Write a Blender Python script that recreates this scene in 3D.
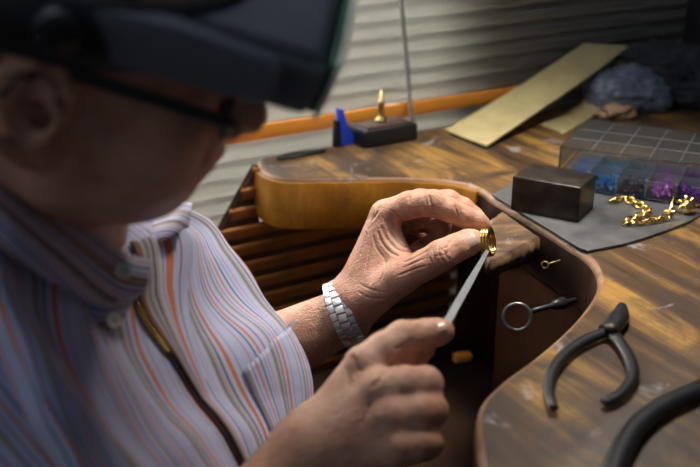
import bpy, bmesh, math, random
import numpy as np
from mathutils import Vector, Matrix
random.seed(7); rng = np.random.default_rng(7)
for o in list(bpy.data.objects): bpy.data.objects.remove(o)
SC = bpy.context.scene
COL = SC.collection
# ------------------------------------------------------------------ camera
PITCH = math.radians(22.0); FPX = 972.0
CAM = Vector((0, 0, 1.28))
cF = Vector((0, math.cos(PITCH), -math.sin(PITCH))); cR = Vector((1, 0, 0)); cU = Vector((0, math.sin(PITCH), math.cos(PITCH)))
cd = bpy.data.cameras.new('camera'); cam = bpy.data.objects.new('camera', cd); COL.objects.link(cam)
cam.location = CAM; cam.rotation_euler = (math.pi/2 - PITCH, 0, 0)
cd.sensor_width = 36; cd.lens = FPX/700*36; cd.clip_start = .02
cd.dof.use_dof = True; cd.dof.focus_distance = 0.94; cd.dof.aperture_fstop = 4.2
SC.camera = cam
# ------------------------------------------------------------------ world, lights, exposure
w = bpy.data.worlds.new('world'); SC.world = w; w.use_nodes = True
w.node_tree.nodes['Background'].inputs[0].default_value = (.66, .78, 1, 1)
w.node_tree.nodes['Background'].inputs[1].default_value = .10
def area(name, loc, target, size, power, col, sy=None, spread=180):
    l = bpy.data.lights.new(name, 'AREA'); l.energy = power; l.color = col; l.size = size
    l.spread = math.radians(spread)
    if sy: l.shape = 'RECTANGLE'; l.size_y = sy
    o = bpy.data.objects.new(name, l); COL.objects.link(o); o.location = loc
    o.rotation_euler = (Vector(target)-Vector(loc)).to_track_quat('-Z', 'Y').to_euler(); return o
area('work_lamp', (.24, 1.02, 1.62), (.20, .94, .9), .16, 3.0, (1, .94, .86), None, 78)
area('daylight_outside', (-.95, 1.85, 1.55), (-.35, .80, 1.1), 1.3, 78, (1, .97, .88), 1.1)
area('overhead_fill', (-.38, .72, 2.0), (-.02, 1.05, .95), .5, 4.5, (.78, .86, 1))  # added soft light above the bench, grazing the blind; no source hangs there
area('camera_side_fill', (-1.5, -.7, 1.9), (-.1, .6, 1.0), 1.1, 5.0, (.80, .88, 1))  # added unseen fill from behind the camera, lifting head and shirt
SC.view_settings.view_transform = 'Standard'; SC.view_settings.look = 'None'
SC.view_settings.gamma = 1; SC.view_settings.use_curve_mapping = False
SC.view_settings.exposure = -0.12

# ------------------------------------------------------------------ helpers
def P(px, py, d):                       # a point d metres along the optical axis
    return CAM + d*(cF + (px-350)/FPX*cR - (py-233.5)/FPX*cU)
def B(px, py, z=.9):                    # a point on the level z
    r = cF + (px-350)/FPX*cR - (py-233.5)/FPX*cU
    return CAM + r*((z-CAM.z)/r.z)
def obj(name, me, mat=None, parent=None, smooth=True):
    if isinstance(me, bmesh.types.BMesh):
        bm = me; me = bpy.data.meshes.new(name); bm.to_mesh(me); bm.free()
    o = bpy.data.objects.new(name, me); COL.objects.link(o)
    if mat: me.materials.append(mat)
    if smooth: me.shade_smooth()
    if parent:
        o.parent = parent; o.matrix_parent_inverse = Matrix.Translation(-parent.location)
    return o
def empty(name, loc):
    o = bpy.data.objects.new(name, None); o.empty_display_size = .02; o.location = loc; COL.objects.link(o); return o
def tag(o, label, cat=None, group=None, kind=None):
    o['label'] = label
    if cat: o['category'] = cat
    if group: o['group'] = group
    if kind: o['kind'] = kind
    return o
def sharp(o, ang=35):
    me = o.data; me.shade_smooth()
    try: me.set_sharp_from_angle(angle=math.radians(ang))
    except Exception: pass
    return o
def frame_matrix(o, x, y, z):
    return Matrix(((x.x, y.x, z.x, o.x), (x.y, y.y, z.y, o.y), (x.z, y.z, z.z, o.z), (0, 0, 0, 1)))
def box_bm(dx, dy, dz, bev=0, seg=2, mtx=None, c=(0, 0, 0), bm=None):
    b = bmesh.new(); bmesh.ops.create_cube(b, size=1)
    for v in b.verts: v.co = Vector((v.co.x*dx+c[0], v.co.y*dy+c[1], v.co.z*dz+c[2]))
    if bev: bmesh.ops.bevel(b, geom=list(b.edges), offset=bev, segments=seg, affect='EDGES', profile=.5)
    if mtx: bmesh.ops.transform(b, matrix=mtx, verts=b.verts)
    return merge(bm, b)
def merge(bm, b):
    if bm is None: return b
    me = bpy.data.meshes.new('t'); b.to_mesh(me); b.free(); bm.from_mesh(me); bpy.data.meshes.remove(me); return bm
def cat(pts, n=6, closed=False):        # catmull-rom through points
    pts = [Vector(p) for p in pts]; N = len(pts); out = []
    rngi = range(N if closed else N-1)
    for i in rngi:
        if closed: p0, p1, p2, p3 = pts[i-1], pts[i], pts[(i+1) % N], pts[(i+2) % N]
        else: p0, p1, p2, p3 = pts[max(i-1, 0)], pts[i], pts[i+1], pts[min(i+2, N-1)]
        for k in range(n):
            t = k/n
            out.append(.5*((2*p1)+(p2-p0)*t+(2*p0-5*p1+4*p2-p3)*t*t+(3*p1-p0-3*p2+p3)*t**3))
    if not closed: out.append(pts[-1])
    return out
def tube_bm(pts, rad, seg=12, closed=False, flat=1.0, ref=None, bm=None, caps=True, section=None):
    pts = [Vector(p) for p in pts]; N = len(pts)
    if not hasattr(rad, '__len__'): rad = [rad]*N
    b = bmesh.new(); rings = []; up = Vector(ref) if ref is not None else None
    for i, p in enumerate(pts):
        if closed: t = pts[(i+1) % N]-pts[i-1]
        else: t = pts[min(i+1, N-1)]-pts[max(i-1, 0)]
        t.normalize()
        if up is None: up = t.orthogonal()
        a = (up - t*up.dot(t)).normalized(); c = t.cross(a)
        if ref is None: up = a
        ring = []
        for k in range(seg):
            th = 2*math.pi*k/seg
            if section: sx, sy = section(th)
            else: sx, sy = math.cos(th), math.sin(th)
            ring.append(b.verts.new(p + rad[i]*(sx*flat*a + sy*c)))
        rings.append(ring)
    for i in range(N if closed else N-1):
        r0, r1 = rings[i], rings[(i+1) % N]
        for k in range(seg): b.faces.new((r0[k], r0[(k+1) % seg], r1[(k+1) % seg], r1[k]))
    if caps and not closed:
        b.faces.new(rings[0][::-1]); b.faces.new(rings[-1])
    bmesh.ops.recalc_face_normals(b, faces=b.faces)
    return merge(bm, b)
def prism_bm(poly, z0, z1, bev=0, seg=3, mtx=None, bm=None):   # poly in xy
    b = bmesh.new(); n = len(poly)
    lo = [b.verts.new((p[0], p[1], z0)) for p in poly]; hi = [b.verts.new((p[0], p[1], z1)) for p in poly]
    top = b.faces.new(hi); bot = b.faces.new(lo[::-1])
    for i in range(n): b.faces.new((lo[i], lo[(i+1) % n], hi[(i+1) % n], hi[i]))
    bmesh.ops.recalc_face_normals(b, faces=b.faces)
    if bev:
        es = [e for e in b.edges if abs(e.verts[0].co.z-e.verts[1].co.z) < 1e-7]
        bmesh.ops.bevel(b, geom=es, offset=bev, segments=seg, affect='EDGES', profile=.5)
    if mtx: bmesh.ops.transform(b, matrix=mtx, verts=b.verts)
    return merge(bm, b)
def lathe_bm(prof, seg=24, mtx=None, bm=None):  # prof: (r,z)
    b = bmesh.new(); rings = []
    for r, z in prof:
        rings.append([b.verts.new((r*math.cos(2*math.pi*k/seg), r*math.sin(2*math.pi*k/seg), z)) for k in range(seg)])
    for i in range(len(prof)-1):
        for k in range(seg): b.faces.new((rings[i][k], rings[i][(k+1) % seg], rings[i+1][(k+1) % seg], rings[i+1][k]))
    b.faces.new(rings[0][::-1]); b.faces.new(rings[-1])
    bmesh.ops.recalc_face_normals(b, faces=b.faces)
    if mtx: bmesh.ops.transform(b, matrix=mtx, verts=b.verts)
    return merge(bm, b)
def ball_bm(c, r, seg=16, scale=(1, 1, 1), mtx=None, bm=None):
    b = bmesh.new(); bmesh.ops.create_uvsphere(b, u_segments=seg, v_segments=seg//2+2, radius=r)
    for v in b.verts: v.co = Vector((v.co.x*scale[0], v.co.y*scale[1], v.co.z*scale[2]))
    if mtx: bmesh.ops.transform(b, matrix=mtx, verts=b.verts)
    bmesh.ops.translate(b, vec=Vector(c), verts=b.verts)
    return merge(bm, b)

# ------------------------------------------------------------------ materials
class NT:
    def __init__(s, name):
        s.m = bpy.data.materials.new(name); s.m.use_nodes = True; s.t = s.m.node_tree
        s.p = s.t.nodes['Principled BSDF']; s.out = s.t.nodes['Material Output']
    def n(s, typ, **kw):
        nd = s.t.nodes.new(typ)
        for k, v in kw.items():
            if k.startswith('i_'): nd.inputs[k[2:]].default_value = v
            else: setattr(nd, k, v)
        return nd
    def l(s, a, b): s.t.links.new(a, b)
    def coord(s, kind='Object', scale=(1, 1, 1), rot=(0, 0, 0)):
        c = s.n('ShaderNodeTexCoord'); m = s.n('ShaderNodeMapping'); m.inputs['Scale'].default_value = scale; m.inputs['Rotation'].default_value = rot
        s.l(c.outputs[kind], m.inputs['Vector']); return m.outputs['Vector']
    def noise(s, vec, scale, detail=4, rough=.6, dist=0):
        n = s.n('ShaderNodeTexNoise'); n.inputs['Scale'].default_value = scale; n.inputs['Detail'].default_value = detail
        n.inputs['Roughness'].default_value = rough; n.inputs['Distortion'].default_value = dist
        s.l(vec, n.inputs['Vector']); return n.outputs['Fac']
    def ramp(s, fac, stops, interp='LINEAR'):
        r = s.n('ShaderNodeValToRGB'); r.color_ramp.interpolation = interp; e = r.color_ramp.elements
        while len(e) < len(stops): e.new(1)
        for i, (p, c) in enumerate(stops):
            e[i].position = p; e[i].color = (c[0], c[1], c[2], 1)
        s.l(fac, r.inputs[0]); return r.outputs[0]
    def mix(s, fac, a, b, mode='MIX'):
        m = s.n('ShaderNodeMix', data_type='RGBA', blend_type=mode)
        for sock, v in ((m.inputs[0], fac), (m.inputs[6], a), (m.inputs[7], b)):
            if isinstance(v, (int, float)): sock.default_value = v
            elif isinstance(v, tuple): sock.default_value = (*v[:3], 1)
            else: s.l(v, sock)
        return m.outputs[2]
    def math(s, op, a, b=None):
        m = s.n('ShaderNodeMath', operation=op)
        for i, v in enumerate((a, b)):
            if v is None: continue
            if isinstance(v, (int, float)): m.inputs[i].default_value = v
            else: s.l(v, m.inputs[i])
        return m.outputs[0]
    def bump(s, h, strength=.3, dist=.001, prev=None):
        b = s.n('ShaderNodeBump'); b.inputs['Strength'].default_value = strength; b.inputs['Distance'].default_value = dist
        s.l(h, b.inputs['Height'])
        if prev: s.l(prev, b.inputs['Normal'])
        s.l(b.outputs[0], s.p.inputs['Normal']); return b.outputs[0]
    def set(s, col=None, rough=None, metal=None, **kw):
        for nm, v in (('Base Color', col), ('Roughness', rough), ('Metallic', metal)):
            if v is None: continue
            if isinstance(v, (int, float)): s.p.inputs[nm].default_value = v
            elif isinstance(v, tuple): s.p.inputs[nm].default_value = (*v[:3], 1)
            else: s.l(v, s.p.inputs[nm])
        for k, v in kw.items(): s.p.inputs[k.replace('_', ' ')].default_value = v
        return s.m
def simple(name, col, rough=.5, metal=0, var=.25, scale=40, bump=.15, bd=.0005, **kw):
    t = NT(name); v = t.coord(); f = t.noise(v, scale)
    a = tuple(c*(1-var) for c in col); b = tuple(min(1, c*(1+var)) for c in col)
    t.set(t.ramp(f, [(.3, a), (.7, b)]), rough, metal, **kw)
    if bump: t.bump(t.noise(v, scale*6), bump, bd)
    return t.m
def wood(name, dark, mid, light, rot=0, scale=1.0, rough=.45, stain=0.0, band=14):
    t = NT(name); v = t.coord('Object', (1, 1, 1), (0, 0, rot))
    st = t.n('ShaderNodeMapping'); st.inputs['Scale'].default_value = (1.2*scale, band*scale, 3*scale); t.l(v, st.inputs[0])
    g = t.noise(st.outputs[0], 2.2, 6, .62, .6)
    c = t.ramp(g, [(.30, dark), (.48, mid), (.66, light)])
    st2 = t.n('ShaderNodeMapping'); st2.inputs['Scale'].default_value = (6*scale, 160*scale, 20*scale); t.l(v, st2.inputs[0])
    g2 = t.noise(st2.outputs[0], 2, 3)
    c = t.mix(t.ramp(g2, [(.35, (.0, .0, .0)), (.6, (.35, .35, .35))]), c, dark, 'MIX')
    if stain:
        w1 = t.noise(v, 9, 5, .7, .8); c = t.mix(t.ramp(w1, [(.48, (0, 0, 0)), (.64, (stain, stain, stain))]), c, (.038, .024, .018))
        w2 = t.noise(v, 21, 6, .7, .6); c = t.mix(t.ramp(w2, [(.59, (0, 0, 0)), (.72, (stain*.9, stain*.9, stain*.9))]), c, (.33, .31, .32))
    t.set(c, rough, 0); t.p.inputs['Specular IOR Level'].default_value = .22
    t.bump(g2, .25, .0006); return t.m
M = {}
M['bench'] = wood('bench_wood', (.020, .011, .006), (.085, .045, .020), (.34, .185, .042), math.radians(62), 1.0, .46, .95, 11)
M['bench_edge'] = wood('varnished_edge', (.13, .048, .005), (.29, .12, .011), (.38, .18, .02), math.radians(30), 1.0, .35, 0, 6)
M['rim'] = wood('worn_lit_rim', (.10, .045, .025), (.22, .11, .055), (.34, .20, .11), .5, 1.0, .38, .5, 8)  # worn wood, lighter also to carry the highlight along the bevel
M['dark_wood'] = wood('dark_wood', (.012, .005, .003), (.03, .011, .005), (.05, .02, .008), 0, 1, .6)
M['pin_wood'] = wood('pin_wood', (.018, .009, .004), (.075, .038, .016), (.17, .095, .045), math.radians(25), 3, .75, .5, 8)
M['panel_slat'] = wood('panel_slat', (.20, .072, .018), (.30, .115, .027), (.36, .145, .038), 0, 1, .5)
M['back_brown'] = simple('back_brown', (.10, .045, .018), .6)
M['orange'] = simple('orange_rail', (.90, .34, .045), .45, 0, .12, 12)
t = NT('blind_white'); t.set((.66, .65, .60), .45)
tr = t.n('ShaderNodeBsdfTranslucent'); tr.inputs[0].default_value = (.75, .75, .70, 1); mx = t.n('ShaderNodeMixShader'); mx.inputs[0].default_value = .22
t.l(t.p.outputs[0], mx.inputs[1]); t.l(tr.outputs[0], mx.inputs[2]); t.l(mx.outputs[0], t.out.inputs[0]); M['blind'] = t.m
M['cord'] = simple('cord_grey', (.25, .25, .22), .8)
M['steel_dark'] = simple('dark_steel', (.045, .036, .03), .42, .75, .5, 60, .35)
M['plate'] = simple('plate_steel', (.13, .13, .13), .34, .6, .4, 25, .25)
M['gold'] = simple('gold', (.85, .58, .17), .16, 1, .06, 60, .1)
M['ring_iron'] = simple('ring_iron', (.22, .21, .20), .35, .8)
M['old_brass'] = simple('old_brass', (.20, .14, .06), .5, .8)
M['brass'] = simple('brass', (.45, .36, .14), .35, 1, .15, 60)
M['steel'] = simple('bright_steel', (.55, .56, .58), .3, 1, .1, 60)
M['watch'] = simple('watch_steel', (.78, .78, .80), .38, .75, .08, 90)
M['black'] = simple('black_plastic', (.008, .008, .009), .45, 0, .2)
M['visor'] = simple('grey_plastic', (.10, .108, .125), .5, 0, .1, 30, .15)
M['iron'] = simple('black_iron', (.012, .012, .014), .38, .3, .3, 50, .3)
M['paper'] = simple('kraft_paper', (.36, .29, .13), .75, 0, .14, 30, .4)
M['blue'] = simple('blue_plastic', (.01, .06, .55), .35)
M['button'] = simple('button_pearl', (.60, .58, .46), .3)
M['tan'] = simple('tan_card', (.30, .18, .10), .7)
M['hair'] = simple('hair', (.035, .032, .03), .7, 0, .6, 250, .8)
M['wall'] = simple('wall_paint', (.30, .28, .25), .8)
M['floor'] = wood('floor_wood', (.03, .014, .007), (.06, .028, .012), (.09, .04, .018), 0, .6, .6)
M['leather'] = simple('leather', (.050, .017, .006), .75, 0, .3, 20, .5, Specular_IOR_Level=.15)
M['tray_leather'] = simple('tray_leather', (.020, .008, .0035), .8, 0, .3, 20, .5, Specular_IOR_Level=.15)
M['nail'] = simple('nail', (.50, .33, .25), .25, 0, .08, 60, .05)
M['label'] = simple('red_top', (.05, .02, .015), .5)
M['green'] = simple('green_edge', (.05, .11, .07), .25)
def skin_mat(name, c1, c2, c3, bscale=1.0):
    t = NT(name); v = t.coord()
    c = t.ramp(t.noise(v, 38, 5, .65), [(.28, c1), (.5, c2), (.72, c3)])
    sp = t.noise(v, 210, 2); c = t.mix(t.ramp(sp, [(.64, (0, 0, 0)), (.75, (.45, .45, .45))]), c, (.20, .085, .05))
    t.set(c, .46, 0, Subsurface_Weight=.12, Subsurface_Scale=.004)
    t.p.inputs['Subsurface Radius'].default_value = (1, .35, .2)
    b1 = t.bump(t.noise(v, 520, 4, .6), .35*bscale, .0009)
    vo = t.n('ShaderNodeTexVoronoi'); vo.inputs['Scale'].default_value = 420; vo.feature = 'DISTANCE_TO_EDGE'
    wv = t.coord('Object', (1, 1.7, .6), (.4, .3, .8)); t.l(wv, vo.inputs['Vector'])
    b2 = t.bump(vo.outputs['Distance'], .5*bscale, .0012, b1)
    t.bump(t.noise(t.coord('Object', (1, 3.5, .7), (.5, -.5, .4)), 120, 4, .7), .55*bscale, .0022, b2)
    return t.m
M['skin'] = skin_mat('skin', (.34, .145, .085), (.47, .235, .15), (.54, .31, .215))

def shirt_mat(name, axis=0, off=0.0, period=.092, bg=(.42, .45, .60), kind=None):
    t = NT(name); c = t.n('ShaderNodeTexCoord'); sp = t.n('ShaderNodeSeparateXYZ'); t.l(c.outputs['UV'], sp.inputs[0])
    f = t.math('FRACT', t.math('DIVIDE', t.math('ADD', sp.outputs[axis], off+10*period), period))
    W = bg; MG = (.28, .05, .17); NV = (.05, .07, .14); OR = (.52, .15, .05); BE = (.38, .31, .25); GR = (.14, .15, .22); LI = (.33, .24, .42); PK = (.40, .24, .32)
    seq = [(0, W), (.06, LI), (.075, W), (.13, OR), (.175, W), (.215, GR), (.25, W), (.262, BE), (.30, GR), (.325, BE), (.345, W), (.40, PK), (.412, W), (.445, LI), (.457, W), (.49, NV), (.505, W),
           (.55, OR), (.568, W), (.61, MG), (.624, W), (.66, GR), (.675, BE), (.70, W), (.755, MG), (.77, W), (.82, OR), (.84, W), (.875, NV), (.89, W), (.94, PK), (.955, W)]
    BR = (.16, .07, .05)
    if kind == 'placket': seq = [(0, W), (.20, MG), (.235, W), (.37, OR), (.49, W), (.53, MG), (.55, W), (.60, BE), (.67, NV), (.72, BE), (.78, GR), (.85, BE), (.90, BR)]
    if kind == 'collar': seq = [(0, W), (.05, PK), (.10, W), (.16, NV), (.20, W), (.27, MG), (.30, W), (.36, BR), (.42, BE), (.46, BR), (.52, W), (.58, GR), (.64, W), (.70, OR), (.73, W), (.79, BR), (.86, GR), (.92, BE)]
    colr = t.ramp(f, seq, 'CONSTANT')
    t.set(colr, .75, 0, Sheen_Weight=.15)
    v = t.coord('Object'); b1 = t.bump(t.noise(v, 900, 2), .2, .0004); t.bump(t.noise(v, 22, 3, .5, .6), .35, .006, b1)
    return t.m
M['shirt'] = shirt_mat('shirt_stripes')
M['shirt_p'] = shirt_mat('shirt_stripes_placket', 0, 0, .0401, kind='placket')
M['shirt_k'] = shirt_mat('shirt_stripes_pocket', 0, .022, .080)
M['shirt_c'] = shirt_mat('shirt_stripes_collar', 0, .0, .040, (.38, .39, .50), 'collar')  # base colour darker than the shirt: the collar's shade is in it
def clear_mat():
    t = NT('clear_plastic'); t.set((.92, .94, .96), .08, 0, Transmission_Weight=1.0, IOR=1.3)
    t.bump(t.noise(t.coord(), 60), .05, .0005); return t.m
M['tab_white'] = simple('tab_white', (.7, .7, .66), .3)
M['clear'] = clear_mat()
t = NT('hazy_plastic'); t.set((.62, .66, .70), .12, 0, Transmission_Weight=.982, IOR=1.25); M['haze'] = t.m
t = NT('divider_plastic'); t.set((.70, .73, .76), .15, 0, Transmission_Weight=.62, IOR=1.25); M['divider'] = t.m
t = NT('window_glass'); t.set((1, 1, 1), 0, 0, Transmission_Weight=1.0, IOR=1.01); M['glass'] = t.m
def film_mat():
    t = NT('bag_film'); t.set((.55, .6, .68), .2, 0, Transmission_Weight=.75, IOR=1.2); t.bump(t.noise(t.coord(), 40), .4, .002); return t.m
M['film'] = film_mat()

# ------------------------------------------------------------------ the setting
A0 = B(258, 157); WD = Vector((math.cos(math.radians(30)), math.sin(math.radians(30)), 0)); WN = Vector((WD.y, -WD.x, 0))   # WN points into the room
A0 = Vector((A0.x, A0.y, 0))
def wall_pt(s, off, z): return A0 + WD*s + WN*off + Vector((0, 0, z))
mw = frame_matrix(wall_pt(0, -.10, 0), WD, -WN, Vector((0, 0, 1)))
WS0, WS1, WZ0, WZ1 = -1.5, .29, .62, 1.95
b = box_bm(5.0, .06, .62+.045, c=(.25, .05, (.62-.045)/2), mtx=mw)
box_bm(5.0, .06, .75, c=(.25, .05, WZ1+.375), mtx=mw, bm=b); box_bm(2.75-WS1, .06, WZ1-WZ0, c=((WS1+2.75)/2, .05, (WZ0+WZ1)/2), mtx=mw, bm=b)
box_bm(WS0+2.25, .06, WZ1-WZ0, c=((WS0-2.25)/2, .05, (WZ0+WZ1)/2), mtx=mw, bm=b)
o = obj('wall_window', b, M['wall'], None, False); o['kind'] = 'structure'
b = box_bm(WS1-WS0, .004, WZ1-WZ0, c=((WS0+WS1)/2, .06, (WZ0+WZ1)/2), mtx=mw)
o = obj('window_1', b, M['glass'], None, False); o['kind'] = 'structure'
o = obj('floor', box_bm(5, 5, .05, c=(0, .5, -.07)), M['floor']); o['kind'] = 'structure'
mr = frame_matrix(wall_pt(1.75, .6, 1.2), WN, WD, Vector((0, 0, 1)))
o = obj('wall_right', box_bm(2.2, .06, 2.6, c=(.6, .1, 0), mtx=mr), M['wall']); o['kind'] = 'structure'
# blind
bl = empty('window_blind', wall_pt(0, -.03, .2)); tag(bl, 'white horizontal slatted blind hanging behind the workbench', 'blind')
def slats(zs, tilt=47, w=.0285):
    b = bmesh.new()
    for z in zs:
        n = 6; a = math.radians(tilt)
        rows = []
        for k in range(n+1):
            q = (k/n-.5); cx = q*w; cy = .0045*(1-4*q*q)
            off = cx*math.cos(a)+cy*math.sin(a); zz = -cx*math.sin(a)+cy*math.cos(a)
            rows.append((b.verts.new(wall_pt(-1.3, -.035+off, z+zz)), b.verts.new(wall_pt(1.75, -.035+off, z+zz)),
                         ))
        for k in range(n): b.faces.new((rows[k][0], rows[k+1][0], rows[k+1][1], rows[k][1]))
    bmesh.ops.solidify(b, geom=list(b.faces), thickness=.0006)
    return b
PT = .0235
railz = B(330, 118, .9); 
# height of the orange rail: intersection of the pixel ray with the blind plane
def wall_hit(px, py, off=-.035):
    r = cF + (px-350)/FPX*cR - (py-233.5)/FPX*cU
    p0 = wall_pt(0, off, 0); t = (p0-CAM).dot(WN)/r.dot(WN); return CAM + r*t
RZ = wall_hit(330, 119).z
obj('slats', slats([RZ+PT*(k+1)-.001 for k in range(34)]+[RZ-PT*(k+1)+.001 for k in range(26)]), M['blind'], bl)
obj('orange_rail', box_bm(3.05, .005, .020, .002, mtx=frame_matrix(wall_pt(.225, -.026, RZ), WD, -WN, Vector((0, 0, 1)))), M['orange'], bl)
tag(bl.children[1], 'orange rail of the blind')
c1 = wall_hit(401, 0, -.012); c2 = wall_hit(412, 122, -.012)
obj('pull_cord', tube_bm([c1+(c1-c2)*2, c1, c2, c2+Vector((0, 0, -.02))], .0028, 8), M['cord'], bl)

# ------------------------------------------------------------------ workbench
bench = empty('workbench', B(640, 300, 0)); tag(bench, 'worn wooden jewellers workbench with a curved cutout', 'workbench')
TH = .065
cut = [B(*p) for p in [(490, 520), (480, 470), (475, 430), (480, 402), (500, 380), (530, 358), (563, 330), (588, 302), (598, 280), (592, 262), (578, 250)]]
cut = cat(cut, 5)
cut += [B(560, 239), B(540, 226), B(515, 211.5), B(496, 200)]
cut += cat([B(*p) for p in [(490, 196), (478, 188), (450, 181), (400, 178), (340, 178.5), (290, 179), (268, 175), (258, 168), (256, 161), (262, 156.5)]], 5)
back = [A0+WD*.03+Vector((0, 0, .9)), A0+WD*1.7+Vector((0, 0, .9))]
out = [B(490, 520)+Vector((1.25, 0, 0)), B(500, 540)]
poly = [(p.x, p.y) for p in cut+back+out]
bt = obj('tabletop', prism_bm(poly, .9-TH, .9, .008, 4), M['bench'], bench); sharp(bt, 50)
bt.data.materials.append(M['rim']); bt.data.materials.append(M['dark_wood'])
for f in bt.data.polygons: f.material_index = 0 if f.normal.z > .97 else (1 if f.normal.z > .12 else 2)  # side faces take dark wood as painted shade, upper bevel the lit rim
# varnished edging let into the far arm front
fr = cat([B(*p) for p in [(478, 188), (450, 181), (400, 178), (340, 178.5), (290, 179), (268, 175), (258, 168), (256, 161)]], 5)
b = bmesh.new(); ctr = B(400, 140)
lo = []; 
for i, p in enumerate(fr):
    t = (fr[min(i+1, len(fr)-1)]-fr[max(i-1, 0)]).normalized(); nrm = Vector((0, 0, 1)).cross(t)
    if nrm.dot(ctr-p) > 0: nrm = -nrm
    q = []
    for (dn, dz) in ((-.002, -.0045), (.002, -.0045), (.0035, -.007), (.0035, -.062), (.002, -.0645), (-.002, -.0645)):
        q.append(b.verts.new(p+nrm*dn+Vector((0, 0, dz))))
    lo.append(q)
for a_, c_ in zip(lo, lo[1:]):
    for k in range(5): b.faces.new((a_[k], a_[k+1], c_[k+1], c_[k]))
b.faces.new(lo[0]); b.faces.new(lo[-1][::-1]); bmesh.ops.recalc_face_normals(b, faces=b.faces)
tag(sharp(obj('edging', b, M['bench_edge'], bench), 40), 'varnished amber front edge')
# apron behind the cutout, catch tray with its leather, legs
ap = [B(*p) for p in [(592, 300), (590, 262), (575, 252), (540, 230), (500, 205), (490, 199)]]
b = bmesh.new(); rr = []
for p in cat(ap, 4):
    p = Vector((p.x, p.y, 0)); d = Vector((.9, .43, 0))*.02
    rr.append([b.verts.new(p+d+Vector((0, 0, .84))), b.verts.new(p+d+Vector((0, 0, .60))), b.verts.new(p+d*1.9+Vector((0, 0, .60))), b.verts.new(p+d*1.9+Vector((0, 0, .84)))])
for a_, c_ in zip(rr, rr[1:]):
    for k in range(4): b.faces.new((a_[k], a_[(k+1) % 4], c_[(k+1) % 4], c_[k]))
b.faces.new(rr[0]); b.faces.new(rr[-1][::-1]); bmesh.ops.recalc_face_normals(b, faces=b.faces)
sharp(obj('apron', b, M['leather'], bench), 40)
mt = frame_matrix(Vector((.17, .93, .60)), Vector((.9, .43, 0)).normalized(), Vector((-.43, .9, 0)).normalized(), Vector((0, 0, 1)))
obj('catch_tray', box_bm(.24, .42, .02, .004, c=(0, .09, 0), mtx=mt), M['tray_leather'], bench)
for (s_, o_) in ((.42, .05), (1.5, .05)):
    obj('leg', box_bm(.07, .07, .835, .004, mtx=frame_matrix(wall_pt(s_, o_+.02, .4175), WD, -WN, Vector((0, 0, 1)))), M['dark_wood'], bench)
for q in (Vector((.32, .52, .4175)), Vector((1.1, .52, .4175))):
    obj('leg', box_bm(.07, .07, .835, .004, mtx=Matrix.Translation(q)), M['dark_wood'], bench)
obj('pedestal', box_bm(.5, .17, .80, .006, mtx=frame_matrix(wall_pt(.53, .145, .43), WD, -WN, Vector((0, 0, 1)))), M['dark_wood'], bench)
# added panel under the far arm, standing in for bench-shaded blind slats
lp = empty('shaded_blind_panel', wall_pt(.0, .05, .0)); tag(lp, 'added orange slatted panel in place of the shaded blind under the far bench arm', 'panel')
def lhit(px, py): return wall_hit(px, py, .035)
l1 = wall_hit(257, 165, .035); l2 = wall_hit(214, 243, .035)  # slanted panel edge follows the bench's shadow line
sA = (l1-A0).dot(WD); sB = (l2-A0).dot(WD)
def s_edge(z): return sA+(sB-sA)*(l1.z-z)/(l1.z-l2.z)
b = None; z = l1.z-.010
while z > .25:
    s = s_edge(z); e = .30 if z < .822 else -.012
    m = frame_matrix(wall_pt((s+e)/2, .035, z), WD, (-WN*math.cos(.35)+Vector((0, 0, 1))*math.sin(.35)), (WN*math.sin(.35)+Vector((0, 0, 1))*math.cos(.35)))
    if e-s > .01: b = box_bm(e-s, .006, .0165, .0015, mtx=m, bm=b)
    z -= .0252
obj('panel_slats', b, M['panel_slat'], lp)
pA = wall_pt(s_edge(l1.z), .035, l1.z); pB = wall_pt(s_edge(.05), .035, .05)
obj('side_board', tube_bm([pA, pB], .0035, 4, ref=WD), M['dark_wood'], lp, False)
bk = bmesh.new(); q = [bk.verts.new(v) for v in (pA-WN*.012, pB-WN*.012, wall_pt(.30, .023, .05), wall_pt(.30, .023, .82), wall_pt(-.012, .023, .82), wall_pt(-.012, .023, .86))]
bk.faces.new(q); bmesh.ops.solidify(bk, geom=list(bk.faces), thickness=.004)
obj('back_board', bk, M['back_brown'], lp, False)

# ------------------------------------------------------------------ things on the bench
# steel plate
pp = [B(*p, .9) for p in [(492, 197), (579, 250.5)]] + cat([B(*p, .9) for p in [(588, 253.5), (625, 246), (660, 235), (690, 223), (712, 208)]], 5) + [B(720, 185), B(600, 172), B(520, 180)]
o = obj('steel_plate', prism_bm([(p.x, p.y) for p in pp], .9003, .9035, .0008, 2), M['plate']); sharp(o)
tag(o, 'scratched grey steel plate let onto the bench beside the cutout', 'plate')
TP = .9036
# steel block
c0 = Vector((.1761, 1.0007, TP)); ex = Vector((math.cos(-.5396), math.sin(-.5396), 0)); ey = Vector((-ex.y, ex.x, 0)); Lx, Ly, Hb = .0763, .0545, .0395; c1_ = c0+ex*Lx
o = obj('steel_block', box_bm(Lx, Ly, Hb, .0018, 3, mtx=frame_matrix((c0+c1_)/2+ey*Ly/2+Vector((0, 0, Hb/2)), ex, ey, Vector((0, 0, 1)))), M['steel_dark'])
sharp(o); tag(o, 'dark rectangular steel bench block standing on the grey plate', 'steel block')
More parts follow.
